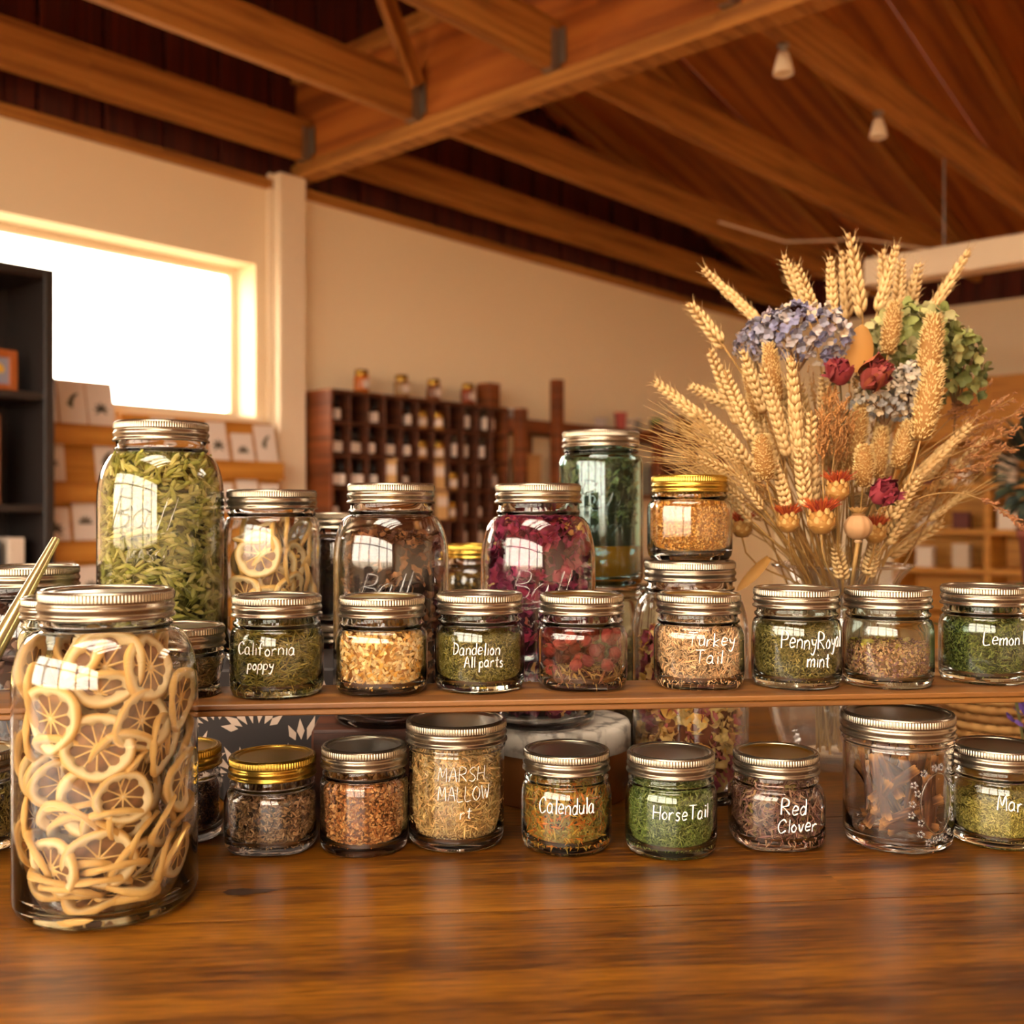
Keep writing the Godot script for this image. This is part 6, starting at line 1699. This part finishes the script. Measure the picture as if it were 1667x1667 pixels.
func make_shelves() -> void:
	var t := thing("open_shelf", "brown open shelf unit with a tall post, right of the pigeonholes", "shelf", room_at(2.35, 0, 0.16))
	for x in [-1.06, -0.74, 0.3, 1.1]:
		solid("post", Vector3(x - 0.03, 0, 0.09), Vector3(x + 0.03, 1.93 if x == -0.74 else 1.74, 0.15), M.brown_wood, t, 0.003)
		solid("post", Vector3(x - 0.03, 0, -0.15), Vector3(x + 0.03, 1.69, -0.09), M.brown_wood, t, 0.003)
	for y in [0.35, 0.85, 1.28, 1.69]:
		solid("board", Vector3(-1.09, y - 0.07 if y == 1.69 else y - 0.025, -0.15), Vector3(1.13, y, 0.088), M.brown_wood, t, 0.003)
	var names := ["pink pot", "white pot", "grey pot", "white cup", "green pot", "brown pot", "small white cup", "tan pot"]
	var cols := [rgb(196, 96, 86), rgb(214, 196, 180), rgb(150, 140, 132), rgb(210, 190, 176), rgb(96, 128, 70), rgb(110, 62, 26), rgb(206, 190, 176), rgb(160, 112, 40)]
	var xs := [0.02, 0.11, 0.18, -0.19, 0.42, 0.72, -1.0, 0.82]
	for i in 8:
		var h: float = [0.11, 0.07, 0.075, 0.06, 0.1, 0.14, 0.06, 0.11][i]
		var b := MB.new()
		b.lathe([Vector3(0, 0, 0), Vector3(0.028, 0, 0), Vector3(0.032, 0.004, 0), Vector3(0.04, h * 0.9, 0), Vector3(0.043, h * 0.9, 0), Vector3(0.043, h, 0), Vector3(0.036, h, 0), Vector3(0.032, h * 0.7, 0), Vector3(0, h * 0.7, 0)], 18)
		var o := thing("small_pot", "%s on the brown open shelf by the wall" % names[i], "pot", room_at(2.35 + xs[i], 1.69, 0.18), "small pots on the open shelf")
		part("body", b.mesh(), mat("glaze_%d" % i, cols[i], 0.5), o)
	for s in [[1.5, 1.28, 0.2, 0.13, rgb(196, 148, 90), "tan paper bag on the open shelf's middle board"], [1.95, 1.28, 0.22, 0.2, rgb(170, 130, 60), "ochre tin on the open shelf's middle board"], [2.4, 1.28, 0.24, 0.3, rgb(120, 60, 30), "brown basket box on the open shelf's middle board"], [1.45, 0.85, 0.2, 0.2, rgb(206, 176, 140), "cream box on the open shelf's lower board"], [1.9, 0.85, 0.24, 0.22, rgb(150, 100, 50), "brown box on the open shelf's lower board"], [3.0, 1.28, 0.2, 0.3, rgb(90, 44, 24), "dark box at the far end of the open shelf"]]:
		var o := thing("storage_box", s[5], "box", room_at(s[0], s[1], 0.14), "boxes on the open shelf")
		var cm := mat("box_%s" % s[5].left(7), s[4], 0.75)
		solid("body", Vector3(-s[3] / 2, 0, -0.06), Vector3(s[3] / 2, s[2], 0.06), cm, o, 0.006)
		solid("lid", Vector3(-s[3] / 2 - 0.003, s[2], -0.063), Vector3(s[3] / 2 + 0.003, s[2] + 0.02, 0.063), cm, o, 0.004)
	# honey shelves along the far right wall
	var u := thing("display_shelf", "honey coloured display shelves on the far wall, right of the bouquet", "shelf", room_at(4.56, 0, 2.1))
	for z in [-0.95, -0.32, 0.32, 0.95, 1.6]:
		solid("upright", Vector3(-0.18, 0, z - 0.02), Vector3(0.19, 2.09, z + 0.02), M.honey_wood, u, 0.003)
	solid("back_panel", Vector3(0.18, 0.05, -0.95), Vector3(0.195, 2.09, 1.6), M.honey_wood, u)
	for y in [0.1, 0.45, 0.78, 1.05, 1.36, 1.69, 2.09]:
		solid("board", Vector3(-0.18, y - 0.04, -0.97), Vector3(0.179, y, 1.62), M.honey_wood, u, 0.003)
	solid("header", Vector3(-0.175, 1.69, -0.93), Vector3(-0.155, 2.05, 1.6), M.honey_wood, u)
	var k := 0
	for y in [0.78, 1.05, 1.36]:
		for z in [-0.75, -0.5, -0.2, -0.02, 0.16, 0.45, 0.62, 0.8, 1.1, 1.35]:
			k += 1
			if k % 7 == 3: continue
			var h := 0.10 + 0.025 * (k * 5 % 4)
			var o := thing("white_carton" if k % 3 else "dark_carton", "%s carton on the honey shelves, %s board, %s along it" % ["white" if k % 3 else "dark", {0.78: "low", 1.05: "middle", 1.36: "upper"}[y], ["first", "second", "third", "fourth", "fifth", "sixth", "seventh", "eighth", "ninth", "tenth"][(k - 1) % 10]], "carton", room_at(4.42, y, 2.1 + z), "cartons on the honey shelves")
			var cm: StandardMaterial3D = M.get("carton_%d" % (k % 3))
			if cm == null: cm = mat("carton_%d" % (k % 3), [rgb(96, 44, 34), rgb(222, 202, 180), rgb(196, 172, 146)][k % 3], 0.7)
			solid("body", Vector3(-0.03, 0, -0.055), Vector3(0.05, h, 0.055), cm, o, 0.003)
			solid("lid", Vector3(-0.032, h, -0.057), Vector3(0.052, h + 0.018, 0.057), cm, o, 0.002)

func make_ceiling_fittings() -> void:
	for s in [[0.316, "nearer the beam"], [1.144, "further along the joist"]]:
		var t := thing("spotlight", "small white spotlight under the fourth joist, %s" % s[1], "spotlight", room_at(s[0], 2.81, 2.36))
		var b := MB.new()
		b.lathe([Vector3(0.0, 0.0, 0), Vector3(0.02, 0.0, 0), Vector3(0.02, -0.012, 0), Vector3(0.006, -0.014, 0), Vector3(0.006, -0.03, 0)], 14)
		part("mount", b.mesh(), M.steel, t)
		var c := MB.new()
		c.lathe([Vector3(0, -0.028, 0), Vector3(0.018, -0.03, 0), Vector3(0.024, -0.05, 0), Vector3(0.035, -0.095, 0), Vector3(0.036, -0.105, 0), Vector3(0.033, -0.105, 0), Vector3(0.02, -0.055, 0), Vector3(0, -0.05, 0)], 18)
		part("shade", c.mesh(), M.white_paint, t)
	var t := thing("strip_light", "long white strip light housing hung at the right", "strip light", room_at(1.9, 2.26, 2.0))
	solid("housing", Vector3(-0.06, 0, 0), Vector3(0.06, 0.13, 1.9), M.white_paint, t, 0.006)
	solid("side_flange", Vector3(-0.075, 0.0, 0), Vector3(-0.061, 0.02, 1.9), M.white_paint, t, 0.003)
	for z in [0.36, 1.5]:
		var b := MB.new()
		b.tube([Vector3(0, 0.13, z), Vector3(0, 0.55, z)], [0.006, 0.006], 8)
		part("hanger_rod", b.mesh(), M.steel, t)
	var wb := MB.new()
	wb.tube([Vector3(0.1, 0, 0.05), Vector3(0.5, -0.07, 0.25), Vector3(0.9, -0.03, 0.55), Vector3(1.3, -0.09, 0.9), Vector3(1.8, 0, 1.1)], [0.006, 0.006, 0.006, 0.006, 0.006], 6)
	tag(part("cable", wb.mesh(), M.white_paint, self, room_at(2.0, 2.8, 1.0)), "white cable sagging below the joists at the right", "cable")

func make_plants() -> void:
	# basket with a leafy plant and purple flowers, behind the Marshmallow jar
	var at_b := at(1622, TABLE, 1.26)
	var t := thing("woven_basket", "tan woven basket under the plank at the right edge", "basket", move(at_b))
	var wv := vcmat("wicker", 0.8)
	var b := MB.new()
	for r in 9:
		var ring := []
		var rad := []
		for i in 49:
			var a := TAU * i / 48.0
			var rr := 0.058 + 0.0012 * r + 0.0022 * (1.0 if (i + r) % 2 else -1.0)
			ring.append(Vector3(sin(a) * rr, 0.006 + r * 0.0108, cos(a) * rr))
			rad.append(0.0054)
		b.tube(ring, rad, 5, [lin(170, 122, 62), lin(186, 140, 78), lin(150, 104, 50)][r % 3], false)
	part("weave", b.mesh(), wv, t)
	var fb := MB.new()
	fb.lathe([Vector3(0, 0.002, 0), Vector3(0.055, 0.002, 0), Vector3(0.056, 0.008, 0), Vector3(0.064, 0.082, 0), Vector3(0.06, 0.086, 0), Vector3(0, 0.086, 0)], 24, Transform3D(), lin(70, 46, 22))
	part("liner", fb.mesh(), wv, t)
	var g := thing("leafy_plant", "small leafy green plant growing from the basket", "plant", move(at_b + Vector3(0, 0.086, 0)))
	var lf := MB.new()
	var st := MB.new()
	for i in 26:
		var a := i * 2.399963
		var k := sqrt(i / 26.0)
		var o := Vector3(cos(a), 0, sin(a))
		var p := o * 0.045 * k + Vector3.UP * (0.03 + 0.05 * (1.0 - k))
		st.tube([o * 0.01, p], [0.0012, 0.0008], 4, lin(70, 76, 30), false)
		var d := (o * 0.8 + Vector3.UP * 0.6).normalized()
		var sd := d.cross(Vector3.UP).normalized()
		lf.petal(Transform3D(Basis(sd * 0.03, d * 0.036, sd.cross(d) * 0.02), p), [lin(64, 76, 30), lin(84, 92, 40), lin(48, 60, 24)][i % 3], 0.75, -0.3, 0.3)
	part("leaves", lf.mesh(), M.petal_skin, g)
	part("stems", st.mesh(), M.straw, g)
	var pf := thing("purple_flower", "purple flower spray under the plank at the right edge", "flower", move(at(1676, TABLE, 1.14)))
	var pb := MB.new()
	for i in 40:
		var a := i * 2.399963
		var o := Vector3(cos(a), 0, sin(a))
		var p := o * 0.022 * sqrt(i / 40.0) + Vector3.UP * (0.035 + 0.05 * rng.randf())
		pb.petal(Transform3D(Basis(o.cross(Vector3.UP) * 0.012, (o + Vector3.UP).normalized() * 0.012, o * 0.01), p), [lin(98, 66, 150), lin(120, 86, 168), lin(80, 50, 126)][i % 3], 0.8, 0.1, 0.3, Color(0, 0, 0, 0), 2)
	part("petals", pb.mesh(), M.petal_skin, pf)
	var ps := MB.new()
	for i in 6:
		var a := i * 1.05
		ps.tube([Vector3(cos(a) * 0.004, 0, sin(a) * 0.004), Vector3(cos(a) * 0.015, 0.06, sin(a) * 0.015)], [0.001, 0.001], 4, lin(96, 92, 44), false)
	part("stems", ps.mesh(), M.straw, pf)
	# tall dark plant on a stand, far right
	var dp := thing("dark_plant", "dark leafy pot plant on a stand at the right frame edge", "plant", move(at(1700, 0, 2.7)))
	var db := MB.new()
	for i in 150:
		var a := i * 2.399963
		var y := 1.0 - 2.0 * (i + 0.5) / 150.0
		var q := sqrt(1.0 - y * y)
		var d := Vector3(cos(a) * q, y, sin(a) * q)
		var sd := d.cross(Vector3(0.1, 1, 0.2)).normalized()
		db.petal(Transform3D(Basis(sd * 0.05, (d + Vector3.UP * 0.3) * 0.06, sd.cross(d) * 0.03), Vector3(0, 1.27, 0) + d * Vector3(0.09, 0.1, 0.09)), [lin(34, 44, 26), lin(46, 54, 32), lin(26, 34, 22)][i % 3], 0.8, -0.3, 0.3, Color(0, 0, 0, 0), 2)
	part("leaves", db.mesh(), M.petal_skin, dp)
	var po := MB.new()
	po.lathe([Vector3(0, 0.98, 0), Vector3(0.05, 0.98, 0), Vector3(0.06, 1.1, 0), Vector3(0.065, 1.1, 0), Vector3(0.065, 1.125, 0), Vector3(0.055, 1.125, 0), Vector3(0, 1.11, 0)], 24)
	part("pot", po.mesh(), mat("terracotta", rgb(110, 50, 32), 0.8), dp)
	var sn := MB.new()
	sn.lathe([Vector3(0, 0.0, 0), Vector3(0.13, 0.0, 0), Vector3(0.13, 0.03, 0), Vector3(0.03, 0.05, 0), Vector3(0.025, 0.94, 0), Vector3(0.1, 0.955, 0), Vector3(0.1, 0.98, 0), Vector3(0, 0.98, 0)], 24)
	part("stand", sn.mesh(), M.brown_wood, dp)
